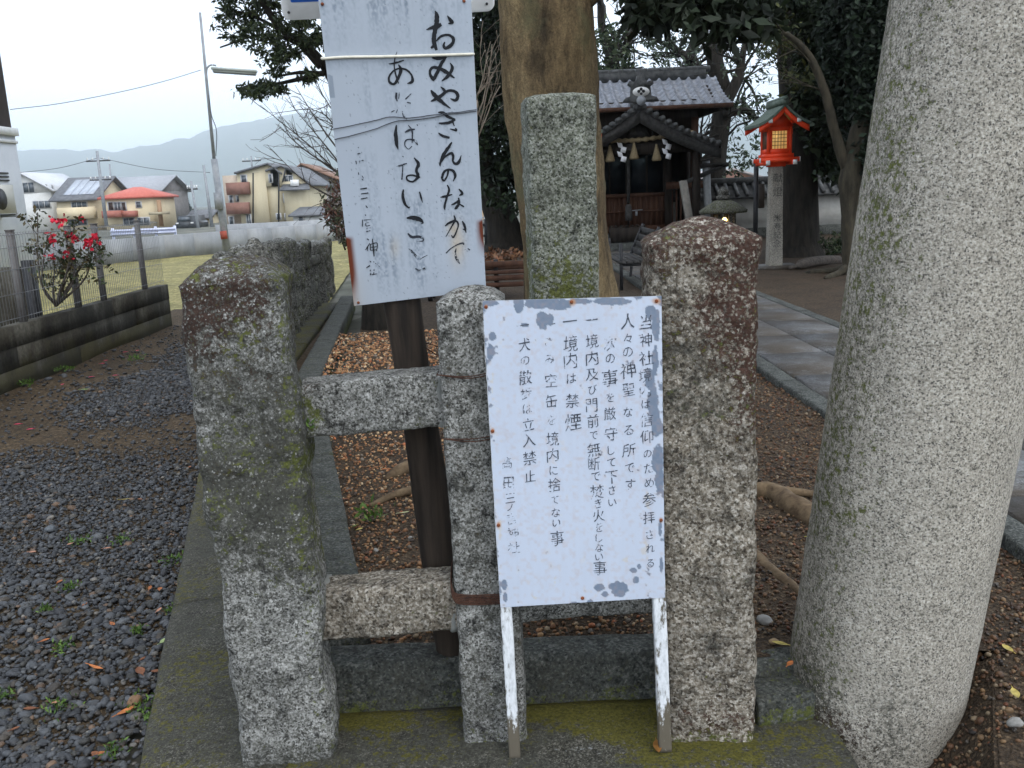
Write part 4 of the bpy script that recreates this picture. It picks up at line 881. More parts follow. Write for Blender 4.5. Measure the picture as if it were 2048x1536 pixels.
a, b_ = at(222, 466, 40), at(352, 466, 40); mb = MB(); mb.bar((a[0], 40, a[2]), (b_[0], 40, a[2]), .06, .26); mb.bar((a[0], 39.95, a[2] + .07), (b_[0], 39.95, a[2] + .07), .05, .06); mb.bar((a[0], 39.95, a[2] - .07), (b_[0], 39.95, a[2] - .07), .05, .06)
M_RAILW = simple('blue_white_paint', (.55, .58, .72), (.62, .65, .8), 4, .5, 0); mb.build('rail', M_RAILW, gr)
for t in (.02, .35, .68, .98):
    x = a[0] + (b_[0] - a[0]) * t; mb = MB(); mb.tube([(x, 40.08, a[2] - .75), (x, 40.08, a[2] + .2)], .06, 8); mb.build('post', M_RAILW, gr)
car = thing('parked_car', 'small dark car parked on the road before the hills', 'car', at(378, 452, 75)); cc = at(378, 446, 75)
mb = MB(); mb.prism([(cc[0] - .75, 74, cc[2] - .5), (cc[0] + .75, 74, cc[2] - .5), (cc[0] + .8, 74, cc[2]), (cc[0] + .6, 74, cc[2] + .15), (cc[0] + .5, 74, cc[2] + .6), (cc[0] - .5, 74, cc[2] + .6), (cc[0] - .6, 74, cc[2] + .15), (cc[0] - .8, 74, cc[2])], (0, 3.5, 0)); mb.build('body', simple('dark_car_paint', (.04, .045, .05), (.06, .065, .07), 3, .3, 0), car)
mb = MB(); mb.prism([(cc[0] - .52, 73.97, cc[2] + .17), (cc[0] + .52, 73.97, cc[2] + .17), (cc[0] + .44, 73.97, cc[2] + .52), (cc[0] - .44, 73.97, cc[2] + .52)], (0, .02, 0)); mb.build('windscreen', M_GLASSD, car)
for s_ in (-.6, .6):
    mb = MB(); mb.tube([(cc[0] + s_ - .1, 74.4, cc[2] - .45), (cc[0] + s_ + .1, 74.4, cc[2] - .45)], .3, 12); mb.build('wheel', M_BLACK, car)
    mb = MB(); mb.box((cc[0] + s_, 73.98, cc[2] + .02), (.22, .03, .12)); mb.build('headlight', M_WHITE, car)

cream = simple('cream_render', (.60, .50, .33), (.66, .56, .38), 1.2, .85, .05, .01)
beige = simple('beige_siding', (.54, .47, .32), (.60, .53, .37), 1.5, .85, .1, .01, (1, 1, .2))
whiteh = simple('white_house_render', (.55, .55, .52), (.62, .62, .6), 1.5, .85, .05, .01)
greyh = simple('grey_brown_siding', (.16, .145, .135), (.22, .2, .19), 2, .85, .1, .01)
R_GREY = simple('grey_slate_roof', (.10, .105, .115), (.16, .165, .175), 3, .7, .2, .02)
R_RED = simple('red_tile_roof', (.42, .10, .075), (.52, .15, .11), 5, .7, .2, .02)
R_BRN = simple('brown_tile_roof', (.16, .09, .06), (.22, .13, .09), 5, .7, .2, .02)
M_BALC = simple('brown_balcony_panel', (.20, .10, .075), (.25, .13, .1), 3, .7, 0)
M_BALR = simple('red_brown_balcony_panel', (.34, .12, .09), (.4, .16, .12), 3, .7, 0)
M_FRAMEW, _, _ = mat('white_window_frame', .6, .3, (.5, .5, .5))
class House:
    """front faces the viewer at depth Y; pixels give positions on that front plane"""
    def __init__(s, name, label, x0, x1, y_eave, y_base, Y, depth, wallm, cat='house'):
        s.Y = Y; a = at(x0, y_base, Y); b = at(x1, y_base, Y); s.x0, s.x1 = a[0], b[0]; mid = (x0 + x1) / 2; s.zb = min(at(mid, y_base, Y)[2], -.3); s.ze = at(mid, y_eave, Y)[2]; s.d = depth
        s.t = thing(name, label, cat, ((s.x0 + s.x1) / 2, Y + depth / 2, s.zb)); mb = MB(); mb.bb((s.x0, Y, s.zb - .3), (s.x1, Y + depth, s.ze)); s.wallm = wallm; s.mb = mb
    def wall(s): s.w = s.mb.build('wall', s.wallm, s.t); return s
    def gable_side(s, yr, m, ov=.5, th=.18):     # ridge runs left-right
        zr = at(0, yr, s.Y + s.d / 2)[2] if not isinstance(yr, float) else s.ze + yr
        mb = MB(); y0, y1, ym = s.Y - ov, s.Y + s.d + ov, s.Y + s.d / 2
        mb.prism([(s.x0 - ov, y0, s.ze - .1), (s.x0 - ov, y0, s.ze - .1 + th), (s.x0 - ov, ym, zr + th), (s.x0 - ov, y1, s.ze - .1 + th), (s.x0 - ov, y1, s.ze - .1), (s.x0 - ov, ym, zr)], (s.x1 - s.x0 + 2 * ov, 0, 0)); mb.build('roof', m, s.t)
        for x in (s.x0, s.x1 - .2): s.mb.prism([(x, s.Y, s.ze), (x, s.Y + s.d, s.ze), (x, ym, zr)], (.2, 0, 0))
    def gable_front(s, xr, zr, m, ov=.5, th=.2, x0=None, x1=None, ze0=None, ze1=None):
        x0 = s.x0 if x0 is None else x0; x1 = s.x1 if x1 is None else x1; ze0 = s.ze if ze0 is None else ze0; ze1 = s.ze if ze1 is None else ze1
        mb = MB(); k0 = (zr - ze0) / (xr - x0) * ov; k1 = (zr - ze1) / (x1 - xr) * ov
        pr = [(x0 - ov, s.Y - ov, ze0 - k0), (x0 - ov, s.Y - ov, ze0 - k0 + th), (xr, s.Y - ov, zr + th), (x1 + ov, s.Y - ov, ze1 - k1 + th), (x1 + ov, s.Y - ov, ze1 - k1), (xr, s.Y - ov, zr)]
        mb.prism(pr, (0, s.d + 2 * ov, 0)); mb.build('roof', m, s.t)
        s.mb.prism([(x0, s.Y + .01, min(ze0, ze1, s.ze) - .02), (x1, s.Y + .01, min(ze0, ze1, s.ze) - .02), (x1, s.Y + .01, ze1), (xr, s.Y + .01, zr), (x0, s.Y + .01, ze0)], (0, s.d - .02, 0))
    def hip(s, zr, m, ov=.6, inset=.5):
        mb = MB(); a = [(s.x0 - ov, s.Y - ov, s.ze), (s.x1 + ov, s.Y - ov, s.ze), (s.x1 + ov, s.Y + s.d + ov, s.ze), (s.x0 - ov, s.Y + s.d + ov, s.ze)]
        ym = s.Y + s.d / 2; L = s.x1 - s.x0; r0, r1 = (s.x0 + L * inset * .8, ym, zr), (s.x1 - L * inset * .85, ym, zr)
        lo_ = [(p[0], p[1], p[2] - .18) for p in a]
        mb.add(np.array(a + [r0, r1] + lo_), [(0, 1, 5, 4), (2, 3, 4, 5), (6, 7, 1, 0), (7, 8, 2, 1), (8, 9, 3, 2), (9, 6, 0, 3), (9, 8, 7, 6)], [(1, 2, 5), (3, 0, 4)]); mb.build('roof', m, s.t)
    def win(s, xa, ya, xb, yb, split=1, m=None, dy=0.):
        a = at(xa, ya, s.Y); b = at(xb, yb, s.Y); y = s.Y - .05 - dy
        f = MB(); f.bb((a[0] - .07, y, b[2] - .07), (b[0] + .07, s.Y + .02 - dy, a[2] + .07)); fo = f.build('window', M_FRAMEW, s.t)
        for k in range(split):
            g = MB(); w_ = (b[0] - a[0]) / split; g.bb((a[0] + w_ * k + .03, y - .012, b[2]), (a[0] + w_ * (k + 1) - .03, y - .003, a[2])); g.build('pane', m or M_GLASSD, fo)
    def panel(s, name, xa, ya, xb, yb, m, out=.9, lab=None):
        a = at(xa, ya, s.Y); b = at(xb, yb, s.Y); g = MB(); g.bb((a[0], s.Y - out, b[2]), (b[0], s.Y - .003, a[2])); o = g.build(name, m, s.t)
        if lab: o['label'] = lab
        return o
# white house at the far left
h = House('house', 'white two storey house with a sloping gable roof beside the building', 30, 112, 386, 452, 88, 8, whiteh)
h.gable_front(at(42, 345, 88)[0], at(42, 347, 88)[2], simple('white_roof_edge', (.45, .46, .48), (.5, .51, .53), 2, .6, 0), .4, .15, ze0=h.ze + 1.4, ze1=at(110, 378, 88)[2])
h.wall(); h.win(45, 366, 70, 384, 2); h.win(66, 403, 102, 415, 3); h.win(92, 369, 96, 377); h.win(103, 370, 107, 378)
# house with solar panels
h = House('house', 'cream house with solar panels on its dark roof', 120, 197, 400, 452, 86, 8, cream)
h.gable_side(2.0, R_GREY); h.wall(); h.win(143, 405, 175, 415, 3); h.panel('balcony', 122, 416, 196, 436, cream, .9); h.win(135, 440, 175, 449, 2)
mb = MB(); zA, zB = h.ze + .35, h.ze + 1.75; s_ = (h.d / 2 + .5)
for k in range(4):
    xa_ = h.x0 + .55 + k * .72; xb_ = xa_ + .68; f_ = lambda t: (h.Y - .5 + s_ * t, h.ze - .1 + .26 + (2.1) * t)
    ya, za = f_(.18); yb, zb = f_(.85); mb.add([(xa_, ya, za), (xb_, ya, za), (xb_, yb, zb), (xa_, yb, zb), (xa_, ya, za - .05), (xb_, ya, za - .05), (xb_, yb, zb - .05), (xa_, yb, zb - .05)], [(0, 1, 2, 3), (4, 5, 1, 0), (5, 6, 2, 1), (6, 7, 3, 2), (7, 4, 0, 3), (7, 6, 5, 4)])
mb.build('solar_panel', simple('pale_solar_glass', (.30, .33, .38), (.36, .39, .44), 2, .2, 0, spec=.6), h.t)
# red roofed house
h = House('house', 'cream house with a red hipped roof and red brown balcony', 213, 312, 393, 454, 84, 5.5, cream)
h.hip(at(262, 373, 84)[2], R_RED, .35); h.wall(); h.win(216, 405, 228, 420, 1, M_BROWNS); h.win(228, 405, 243, 420, 2); h.win(243, 405, 253, 420, 1, M_BROWNS); h.win(272, 404, 283, 414); h.win(247, 437, 270, 449, 2); h.win(275, 436, 300, 449, 2)
h.panel('balcony', 212, 422, 250, 434, M_BALR, 1.0); h.panel('balcony', 250, 422, 277, 433, M_BALR, .7); h.panel('carport', 314, 424, 340, 428, simple('carport_roof', (.35, .3, .2), (.4, .35, .25), 3, .7, 0), 2.); h.panel('side_wing', 314, 400, 328, 452, M_BRICK := simple('brown_side_wall', (.3, .18, .1), (.36, .23, .14), 3, .8, 0), .2)
h = House('house', 'grey roofed house standing behind the red roofed one', 222, 326, 384, 452, 100, 9, greyh); h.gable_side(1.6, simple('pale_grey_roof', (.26, .27, .29), (.33, .34, .36), 4, .7, .1, .02)); h.wall(); h.win(318, 392, 324, 402)
# beige three storey house
h = House('house', 'beige three storey house with brown balconies and stepped gables', 484, 620, 372, 454, 82, 9, beige)
X_ = lambda x, y: at(x, y, 82)
h.mb = MB(); 
for xa, xb, ye in ((484, 540, 345), (540, 574, 340), (574, 620, 362)): h.mb.bb((X_(xa, 454)[0] + .002, 82 + (.0 if xa == 484 else .25 if xa == 540 else -.1), h.zb - .3), (X_(xb, 454)[0], 91, X_((xa + xb) / 2, ye)[2]))
def bgable(xa, xr, xb, ya, yr, yb, mm=R_GREY): h.gable_front(X_(xr, yr)[0], X_(xr, yr)[2], mm, .35, .16, X_(xa, ya)[0], X_(xb, yb)[0], X_(xa, ya)[2], X_(xb, yb)[2])
bgable(478, 537, 556, 346, 329, 343); bgable(540, 563, 584, 341, 333, 344); bgable(572, 573.5, 618, 342, 336, 366)
h.wall(); h.win(482, 351, 494, 366); h.win(538, 349, 545, 364); h.win(568, 352, 586, 366, 2); h.win(567, 388, 573, 404); h.win(599, 388, 608, 404); h.win(553, 428, 562, 438); h.win(570, 428, 579, 438); h.win(493, 430, 503, 449, 2)
for ya, yb in ((346 + 20, 388), (406, 427)): o = h.panel('balcony', 455, ya, 502, yb, M_BALC, .6)
mb = MB(); a, b_ = at(456, 454, 82.6), at(486, 345, 82.6); mb.bb((a[0], 82.5, h.zb - .3), (b_[0], 90, at(470, 350, 82)[2])); mb.build('side_wing', simple('pinkish_siding', (.42, .34, .27), (.48, .4, .32), 2, .8, 0), h.t)
h.win(458, 392, 466, 405); h.win(470, 392, 482, 402, 2, dy=-.4); h.win(458, 434, 468, 450)
mb = MB()
for x in (509, 560): mb.tube([X_(x, 346) - V3(0, .45, 0), X_(x, 452) - V3(0, .45, 0)], .07, 6)
mb.build('downpipe', M_BLACK, h.t)
mb = MB(); a, b_ = X_(567, 370), X_(618, 380); mb.prism([(a[0], 82, a[2]), (b_[0], 82, a[2]), (b_[0] + .3, 81, b_[2]), (a[0] - .2, 81, b_[2])], (0, 0, .12)); mb.build('canopy', R_GREY, h.t)
mb = MB(); mb.box(X_(592, 366) - V3(0, .45, 0), (.7, .5, .55)); mb.build('air_conditioner', M_WHITE, h.t)
h = House('house', 'grey brown house with a brown tiled roof right of the beige one', 596, 700, 384, 454, 94, 9, greyh)
h.gable_front(at(588, 331, 94)[0] + .8, at(588, 331, 94)[2], R_BRN, .5, .2, ze0=at(590, 345, 94)[2], ze1=at(690, 368, 94)[2]); h.wall(); h.win(640, 395, 655, 410, 2)
h = House('shed', 'small white shed with a grey lean-to roof before the beige house', 588, 642, 430, 456, 76, 4, whiteh, 'shed')
mb = MB(); mb.add([(h.x0 - .3, 75.6, h.ze - .1), (h.x1 + .3, 75.6, h.ze - .1), (h.x1 + .3, 80.2, h.ze + .5), (h.x0 - .3, 80.2, h.ze + .5), (h.x0 - .3, 75.6, h.ze + .05), (h.x1 + .3, 75.6, h.ze + .05), (h.x1 + .3, 80.2, h.ze + .65), (h.x0 - .3, 80.2, h.ze + .65)], [(0, 1, 2, 3)[::-1], (4, 5, 6, 7), (0, 1, 5, 4), (1, 2, 6, 5), (2, 3, 7, 6), (3, 0, 4, 7)]); mb.build('roof', R_GREY, h.t)
h.wall(); h.win(597, 434, 607, 443)
h = House('shed', 'little cream hut at the end of the road under the conifer', 384, 420, 436, 458, 100, 4, cream, 'shed'); h.gable_side(.7, R_GREY); h.wall(); h.win(388, 440, 392, 446)
# street tube lamp on a tall pole
pb, pm, pt = gnd(456, 516, -.07), None, None; YL = pb[1]
lp = thing('street_lamp', 'tall thin grey pole with a long fluorescent street light', 'street lamp', pb)
pm, pt = at(428, 318, YL), at(400, 25, YL)
mb = MB(); mb.tube([pb, pm], [.115, .095], 14); mb.build('lower_pole', M_STEEL, lp, smooth=True)
mb = MB(); mb.tube([pm - V3(0, 0, .1), pt], [.05, .035], 10); mb.build('upper_pole', M_STEEL, lp, smooth=True)
mb = MB(); a = at(414, 146, YL); mb.tube(smooth_pts([at(413, 152, YL), at(414, 137, YL), at(422, 130, YL), at(432, 131, YL)], 5), .025, 8); mb.build('bracket', M_STEEL, lp, smooth=True)
a, b_ = at(424, 137, YL), at(513, 143, YL); mb = MB(); d_ = b_ - a
mb.bar(a, b_, .2, .07); mb.bar(a + d_ * .02 - V3(0, 0, .06), b_ - d_ * .02 - V3(0, 0, .06), .15, .06); mb.build('lamp_housing', simple('pale_green_enamel', (.36, .39, .36), (.42, .45, .42), 4, .5, 0), lp)
mb = MB(); mb.bar(a + d_ * .03 - V3(0, 0, .105), b_ - d_ * .03 - V3(0, 0, .105), .1, .03); mb.build('diffuser', M_STEEL, lp)
mb = MB(); mb.tube([at(446, 462, YL - .12), at(449, 478, YL - .12)], .1, 10); mb.build('tag', simple('red_tag', (.3, .06, .04), (.35, .09, .06), 3, .7, 0), lp)
mb = MB(); mb.box(at(437, 402, YL - .14), (.2, .16, .5)); mb.build('box', M_STEEL, lp)
mb = MB(); P = smooth_pts([at(418, 190, YL - .05), at(423, 230, YL - .1), at(433, 262, YL - .1), at(432, 312, YL - .1)], 6); mb.tube(P, .012, 5); mb.build('cable', M_DKWIRE, lp)
mb = MB(); P = smooth_pts([at(20, 219, YL - 2), at(120, 207, YL - 1.5), at(240, 184, YL - 1), at(330, 162, YL - .4), at(402, 140, YL)], 8); mb.tube(P, .009, 5)
tag(mb.build('overhead_wire', M_DKWIRE), 'thin overhead wire sagging from the street lamp pole to the building', 'wire')
def pole(x0, y0, x1, y1, Y, r, lab, arms=()):
    b0, t0 = at(x0, y0, Y), at(x1, y1, Y); t = thing('utility_pole', lab, 'utility pole', b0); mb = MB(); mb.tube([b0, t0], [r, r * .7], 8); mb.build('pole', M_STEEL, t, smooth=True)
    for f, L in arms:
        c_ = b0 + (t0 - b0) * f; mb = MB(); mb.bar(c_ - V3(L, 0, 0), c_ + V3(L, 0, .0), .1, .1); mb.build('crossarm', M_GWOOD, t)
        for k in (-.9, -.45, .45, .9): mb = MB(); mb.tube([c_ + V3(L * k, 0, .05), c_ + V3(L * k, 0, .3)], .05, 6); mb.build('insulator', M_WHITE, t)
pole(213, 452, 194, 302, 78, .17, 'concrete utility pole with crossarm beside the solar panel house', ((.87, 1.), (.62, .9)))
pole(225, 400, 219, 328, 95, .13, 'short utility pole top rising behind the red roof', ())
pole(399, 470, 382, 362, 72, .13, 'dark leaning utility pole near the conifer', ((.85, .4),))
pole(425, 460, 407, 330, 74, .15, 'grey utility pole just left of the street lamp', ())
pole(505, 345, 502, 312, 90, .1, 'utility pole crossarm above the beige house roof', ((.7, .9),))
for k, (xa, ya, xb, yb, ym) in enumerate(((40, 345, 196, 316, 336), (200, 316, 420, 345, 338))):
    mb = MB(); mb.tube(smooth_pts([at(xa, ya, 78), at((xa + xb) / 2, ym, 78), at(xb, yb, 78)], 8), .02, 4)
    tag(mb.build('overhead_wire', M_DKWIRE), ['power line left of the crossarm utility pole', 'power line between the crossarm utility pole and the street lamp'][k], 'wire')

# ================================================================== TREES
DK = [(.009, .016, .007), (.015, .024, .01), (.022, .033, .013), (.006, .01, .005)]
MID = [(.03, .05, .022), (.05, .07, .03), (.075, .095, .045), (.02, .035, .015)]
def tree(name, label, base, group=None): return thing(name, label, 'tree', base, group)
def conifer(x, yb, yt, Y, lab):
    b0, t0 = at(x, yb, Y), at(x, yt, Y); H = t0[2] - b0[2]; t = tree('conifer_tree', lab, b0); mb = MB(); mb.tube([b0, t0], [.15, .03], 6); mb.build('trunk', M_BARKD, t)
    C = []
    for k in range(240):
        f = rng.uniform(.12, 1); r = H * .34 * (1 - f) ** .8 + .08; a = rng.uniform(0, 6.28); q = r * rng.uniform(.4, 1); C.append(b0 + V3(q * math.cos(a), q * math.sin(a), H * f))
    mb = MB(); leafset(mb, clumps(C, H * .06, 10), .35, [(.04, .06, .05), (.06, .08, .07)]); mb.build('crown', M_LEAF, t)
conifer(372, 440, 391, 110, 'small round topped conifer far off by the leaning pole')
# central big trunk
BT = thing('broadleaf_tree', 'huge smooth brown trunk with dark hanging leaves behind the name pillar', 'tree', (.55, 7.1, .1))
tp = [at(1148, 790, 7.05), at(1144, 700, 7.05), at(1138, 580, 7.05), at(1120, 400, 7.03), at(1103, 220, 7.), at(1094, 0, 7.), at(1100, -250, 7.), at(1110, -700, 7.)]
pts = smooth_pts(tp, 14); rr = np.interp(pts[:, 2], [-.05, .15, .5, 1., 1.7, 2.4, 3.2, 6], [.55, .43, .36, .33, .335, .34, .36, .32])
mb = MB(); mb.tube(pts, rr, 64); V = V_(mb); a = np.arctan2(V[:, 1] - 7.03, V[:, 0] - np.interp(V[:, 2], pts[:, 2], pts[:, 0]))
fl_ = np.exp(-np.clip(V[:, 2], 0, 9) / .5)
N_ = np.stack([np.cos(a), np.sin(a), 0 * a], 1); V += N_ * (.055 * fbm(V * V3(1, 1, .45), 2.2, 4, 5) + .02 * fbm(V, 6, 3, 6) + .25 * fl_ * np.clip(np.sin(a * 5 + 1), 0, 1) ** 2 + .006 * np.sin(V[:, 2] * 60 + 4 * fbm(V, 3, 2, 9)) * sm(fbm(V, 1.2, 2, 44), .2, .4))[:, None]; mb.V = [V]
tips = []
grow(mb, V3(.5, 6.95, 2.95), V3(.55, .1, .38), 1.1, .11, 2, [], .4); 
br = smooth_pts([V3(.55, 6.9, 2.75), V3(.9, 6.75, 2.98), V3(1.3, 6.6, 3.02), V3(1.9, 6.5, 3.12), V3(2.6, 6.5, 3.35)], 6); mb.tube(br, np.linspace(.07, .03, len(br)), 10)
mb.build('trunk', M_BARK, BT, smooth=True)
mb = MB()
C = [at(x, y, 6.5 + rng.uniform(-.5, .6)) for x, y in [(rng.uniform(1255, 1530), rng.uniform(-60, 38)) for _ in range(70)] + [(rng.uniform(1400, 1545), rng.uniform(-40, 62)) for _ in range(36)]]
leafset(mb, clumps(C, .14, 24), .12, [(.008, .012, .006), (.014, .02, .01), (.02, .03, .015)], lw=.42, droop=.7)
C = [at(x, y, 6.4) for x, y in ((1266, 36), (1280, 42), (1296, 50), (1312, 42), (1330, 58))]; leafset(mb, np.array(C), .15, [(.008, .012, .006)], lw=.4, droop=3.)
C = np.stack([rng.uniform(-2.2, 4.8, 300), rng.uniform(4.6, 11, 300), rng.uniform(4.6, 8.5, 300)], 1); C = C[(C[:, 2] > 4.6) ]  # unseen high crown leaves, included to darken the ground below
leafset(mb, clumps(C, .5, 36), .2, DK, lw=.5); mb.build('crown', M_LEAF, BT)
# left evergreen whose branches reach into the sky
LE = thing('evergreen_tree', 'evergreen with leafy boughs spreading left above the stone fence', 'tree', (-1.45, 9.8, .1))
mb = MB(); e0 = gnd(765, 655, .1); P = smooth_pts([e0 - V3(0, 0, .2), e0 + V3(.0, 0, .6), at(735, 420, 9.8), at(690, 230, 9.7), at(640, 120, 9.6), at(560, 55, 9.5), at(500, -40, 9.4)], 7)
mb.tube(P, np.interp(np.arange(len(P)), [0, 5, 12, 24, len(P) - 1], [.26, .2, .14, .05, .03]), 12)
for pl_ in ([(640, 135), (590, 85), (520, 70), (440, 95)], [(648, 148), (600, 145), (545, 155)], [(650, 145), (600, 158), (540, 170), (480, 175)], [(600, 85), (560, 60), (500, 30), (430, 15)], [(660, 160), (655, 60), (640, -60)], [(655, 120), (690, 60), (700, -40)]):
    Q = smooth_pts([at(x, y, 9.55 + .02 * k) for k, (x, y) in enumerate(pl_)], 5); mb.tube(Q, np.linspace(.03, .008, len(Q)), 6)
mb.build('trunk', M_BARKD, LE, smooth=True)
def poly_fill(poly, n):
    poly = np.array(poly, float); lo_, hi_ = poly.min(0), poly.max(0); out = []
    while len(out) < n:
        p = rng.uniform(lo_, hi_); x, y = p; c_ = False; j = len(poly) - 1
        for i in range(len(poly)):
            if (poly[i][1] > y) != (poly[j][1] > y) and x < (poly[j][0] - poly[i][0]) * (y - poly[i][1]) / (poly[j][1] - poly[i][1]) + poly[i][0]: c_ = not c_
            j = i
        if c_: out.append(p)
    return out
C = []
for poly, n in (([(408, -30), (640, -40), (640, 80), (600, 105), (520, 108), (470, 88), (440, 78), (428, 48), (440, 30)], 150), ([(520, 105), (600, 110), (575, 92)], 8), ([(471, 170), (520, 168), (545, 150), (560, 158), (545, 180), (520, 196), (485, 190)], 20), ([(525, 122), (560, 112), (575, 118), (545, 130)], 7), ([(595, 158), (625, 140), (620, 158), (603, 168)], 5), ([(610, 78), (640, 70), (660, 92), (630, 98)], 9), ([(555, 180), (572, 172), (568, 192)], 3), ([(640, -60), (760, -60), (700, 20)], 30), ([(545, 140), (565, 138), (560, 160)], 4)):
    C += [at(x, y, 9.5 + rng.uniform(-.7, .7)) for x, y in poly_fill(poly, n)]
mb = MB(); leafset(mb, clumps(C, .085, 40, .5), .062, [(.022, .034, .014), (.035, .05, .02), (.05, .062, .022), (.015, .022, .01)], lw=.36); 
C2 = np.stack([rng.uniform(-4.2, -.2, 120), rng.uniform(8.2, 11, 120), rng.uniform(3.9, 6.5, 120)], 1); leafset(mb, clumps(C2, .35, 30), .12, DK); mb.build('crown', M_LEAF, LE)
# bare twiggy shrub and the dry reddish bush
TW_ = thing('bare_shrub', 'leafless twiggy shrub arching left beside the upper board', 'shrub', at(700, 480, 12.5))
mb = MB()
for a, m_, e in (((720, 400), (640, 310), (520, 210)), ((720, 380), (650, 290), (570, 195)), ((715, 350), (640, 250), (590, 170)), ((720, 420), (620, 370), (548, 305)), ((725, 330), (670, 230), (620, 150)), ((718, 370), (610, 300), (555, 248)), ((730, 300), (690, 200), (655, 120)), ((715, 340), (660, 240), (610, 215))):
    Q = smooth_pts([at(*a, 12.5), at(*m_, 12.4), at(*e, 12.3)], 8); mb.tube(Q, np.linspace(.016, .003, len(Q)), 5)
    for k in range(3, len(Q) - 1):
        if rng.uniform() < .75: grow(mb, Q[k], (Q[min(k + 2, len(Q) - 1)] - Q[k - 1]) + rng.normal(size=3) * .15, rng.uniform(.2, .5), .006, 1, [], .5, 4, 4, .12, .02, (1, 3), .0022)
mb.tube(smooth_pts([at(745, 560, 12.6), at(728, 420, 12.5), at(728, 300, 12.5)], 6), .03, 8)
mb.build('branch', M_TWIG, TW_)
RB = thing('dry_shrub', 'dry reddish brown bush above the old fence behind the upper board', 'shrub', at(690, 520, 12.2))
mb = MB(); tips = []
for k in range(16): grow(mb, at(705 + rng.uniform(-20, 40), 500, 12.2), V3(rng.uniform(-.7, .3), rng.uniform(-.2, .2), 1), rng.uniform(.5, .9), .014, 1, tips, .5, 5, 5)
mb.build('stem', M_TWIG, RB)
C = [at(x, y, 12.2 + rng.uniform(-.4, .4)) for x, y in poly_fill([(668, 340), (760, 330), (770, 500), (690, 490), (655, 460), (648, 420), (650, 385)], 120)]
mb = MB(); leafset(mb, clumps(C, .12, 16), .10, [(.12, .055, .04), (.16, .085, .06), (.07, .04, .03), (.09, .075, .04), (.05, .06, .03)], lw=.3, droop=.6)
C = [at(x, y, 12.2 + rng.uniform(-.3, .3)) for x, y in poly_fill([(660, 440), (760, 430), (770, 500), (690, 490), (665, 475)], 40)]; leafset(mb, clumps(C, .12, 12), .09, [(.04, .05, .025), (.1, .1, .07), (.2, .2, .16)], lw=.35); mb.build('foliage', M_LEAF, RB)
# dark tree left of the trunk
DT = thing('evergreen_tree', 'dark dense evergreen with leaning trunk between the upper board and the big trunk', 'tree', gnd(1015, 500, .1))
d0 = gnd(1012, 500, .1); mb = MB(); P = smooth_pts([d0 - V3(0, 0, .1), d0 + V3(0, 0, .3), at(1003, 440, d0[1]), at(985, 395, d0[1]), at(965, 300, d0[1]), at(960, 100, d0[1])], 6); mb.tube(P, np.interp(np.arange(len(P)), [0, 4, 10, len(P) - 1], [.75, .5, .42, .2]), 14); mb.build('trunk', M_BARKD, DT, smooth=True)
C = [at(x, y, d0[1] + rng.uniform(-1.5, 1.5)) for x, y in poly_fill([(890, -40), (1060, -40), (1060, 400), (1040, 415), (960, 395), (935, 350), (900, 200)], 260)]
mb = MB(); leafset(mb, clumps(C, .45, 60), .2, [(.008, .014, .006), (.012, .022, .01), (.02, .034, .014)], lw=.45); mb.build('crown', M_LEAF, DT)
BS = thing('bare_shrub', 'few pale bare twigs right of the upper board before the dark evergreen', 'shrub', at(960, 480, 14)); mb = MB()
for a, e in (((955, 230), (978, 85)), ((958, 250), (1000, 95)), ((950, 200), (975, 110)), ((955, 190), (985, 150)), ((950, 300), (1005, 170))): grow(mb, at(*a, 14), at(*e, 14) - at(*a, 14), np.linalg.norm(at(*e, 14) - at(*a, 14)), .012, 2, [], .45, 5, 5)
mb.tube([at(950, 500, 14), at(953, 200, 14)], .02, 6); mb.build('branch', simple('pale_twig', (.2, .16, .12), (.28, .23, .18), 9, .8, 0), BS)
# trees behind the shrine
def backtree(lab, paths, poly, n, Y, cols, per=14, rad=.32, size=.17):
    t = thing('broadleaf_tree', lab, 'tree', at(*paths[0][0][:2], Y)); mb = MB()
    for pth in paths:
        Q = smooth_pts([at(x, y, Y + .2 * k) for k, (x, y, r) in enumerate(pth)], 6); mb.tube(Q, np.interp(np.linspace(0, len(pth) - 1, len(Q)), range(len(pth)), [p[2] for p in pth]), 9)
        for k in range(2, len(Q)):
            if rng.uniform() < .55: grow(mb, Q[k], rng.normal(size=3) + V3(0, 0, .3), rng.uniform(.8, 1.8), .05, 2, [], .6, 5, 5, .2, 0, (1, 3), .006)
    mb.build('trunk', M_BARKD, t, smooth=True)
    C = []
    for pl_, k in zip(poly, n): C += [at(x, y, Y + rng.uniform(-1.5, 1.5)) for x, y in poly_fill(pl_, k)]
    mb = MB(); leafset(mb, clumps(C, rad, per), size, cols, lw=.42); mb.build('crown', M_LEAF, t)
GG = [(.035, .055, .03), (.06, .085, .05), (.09, .115, .075), (.025, .04, .02)]
backtree('slender tree with open crown rising behind the right end of the shrine roof', [[(1435, 470, .34), (1432, 330, .30), (1446, 200, .28), (1430, 120, .24), (1440, 60, .2), (1470, 0, .14), (1480, -60, .1)], [(1445, 215, .2), (1475, 160, .16), (1485, 110, .1), (1500, 40, .05)], [(1432, 300, .14), (1395, 330, .1), (1360, 340, .06)], [(1448, 230, .14), (1490, 220, .1), (1520, 250, .06)]],
  [[(1400, 0), (1540, 0), (1550, 120), (1520, 200), (1460, 170), (1430, 90)], [(1440, 290), (1520, 270), (1530, 330), (1480, 360), (1440, 340)], [(1460, 190), (1540, 190), (1520, 270), (1470, 270)]], [42, 22, 16], 27, GG)
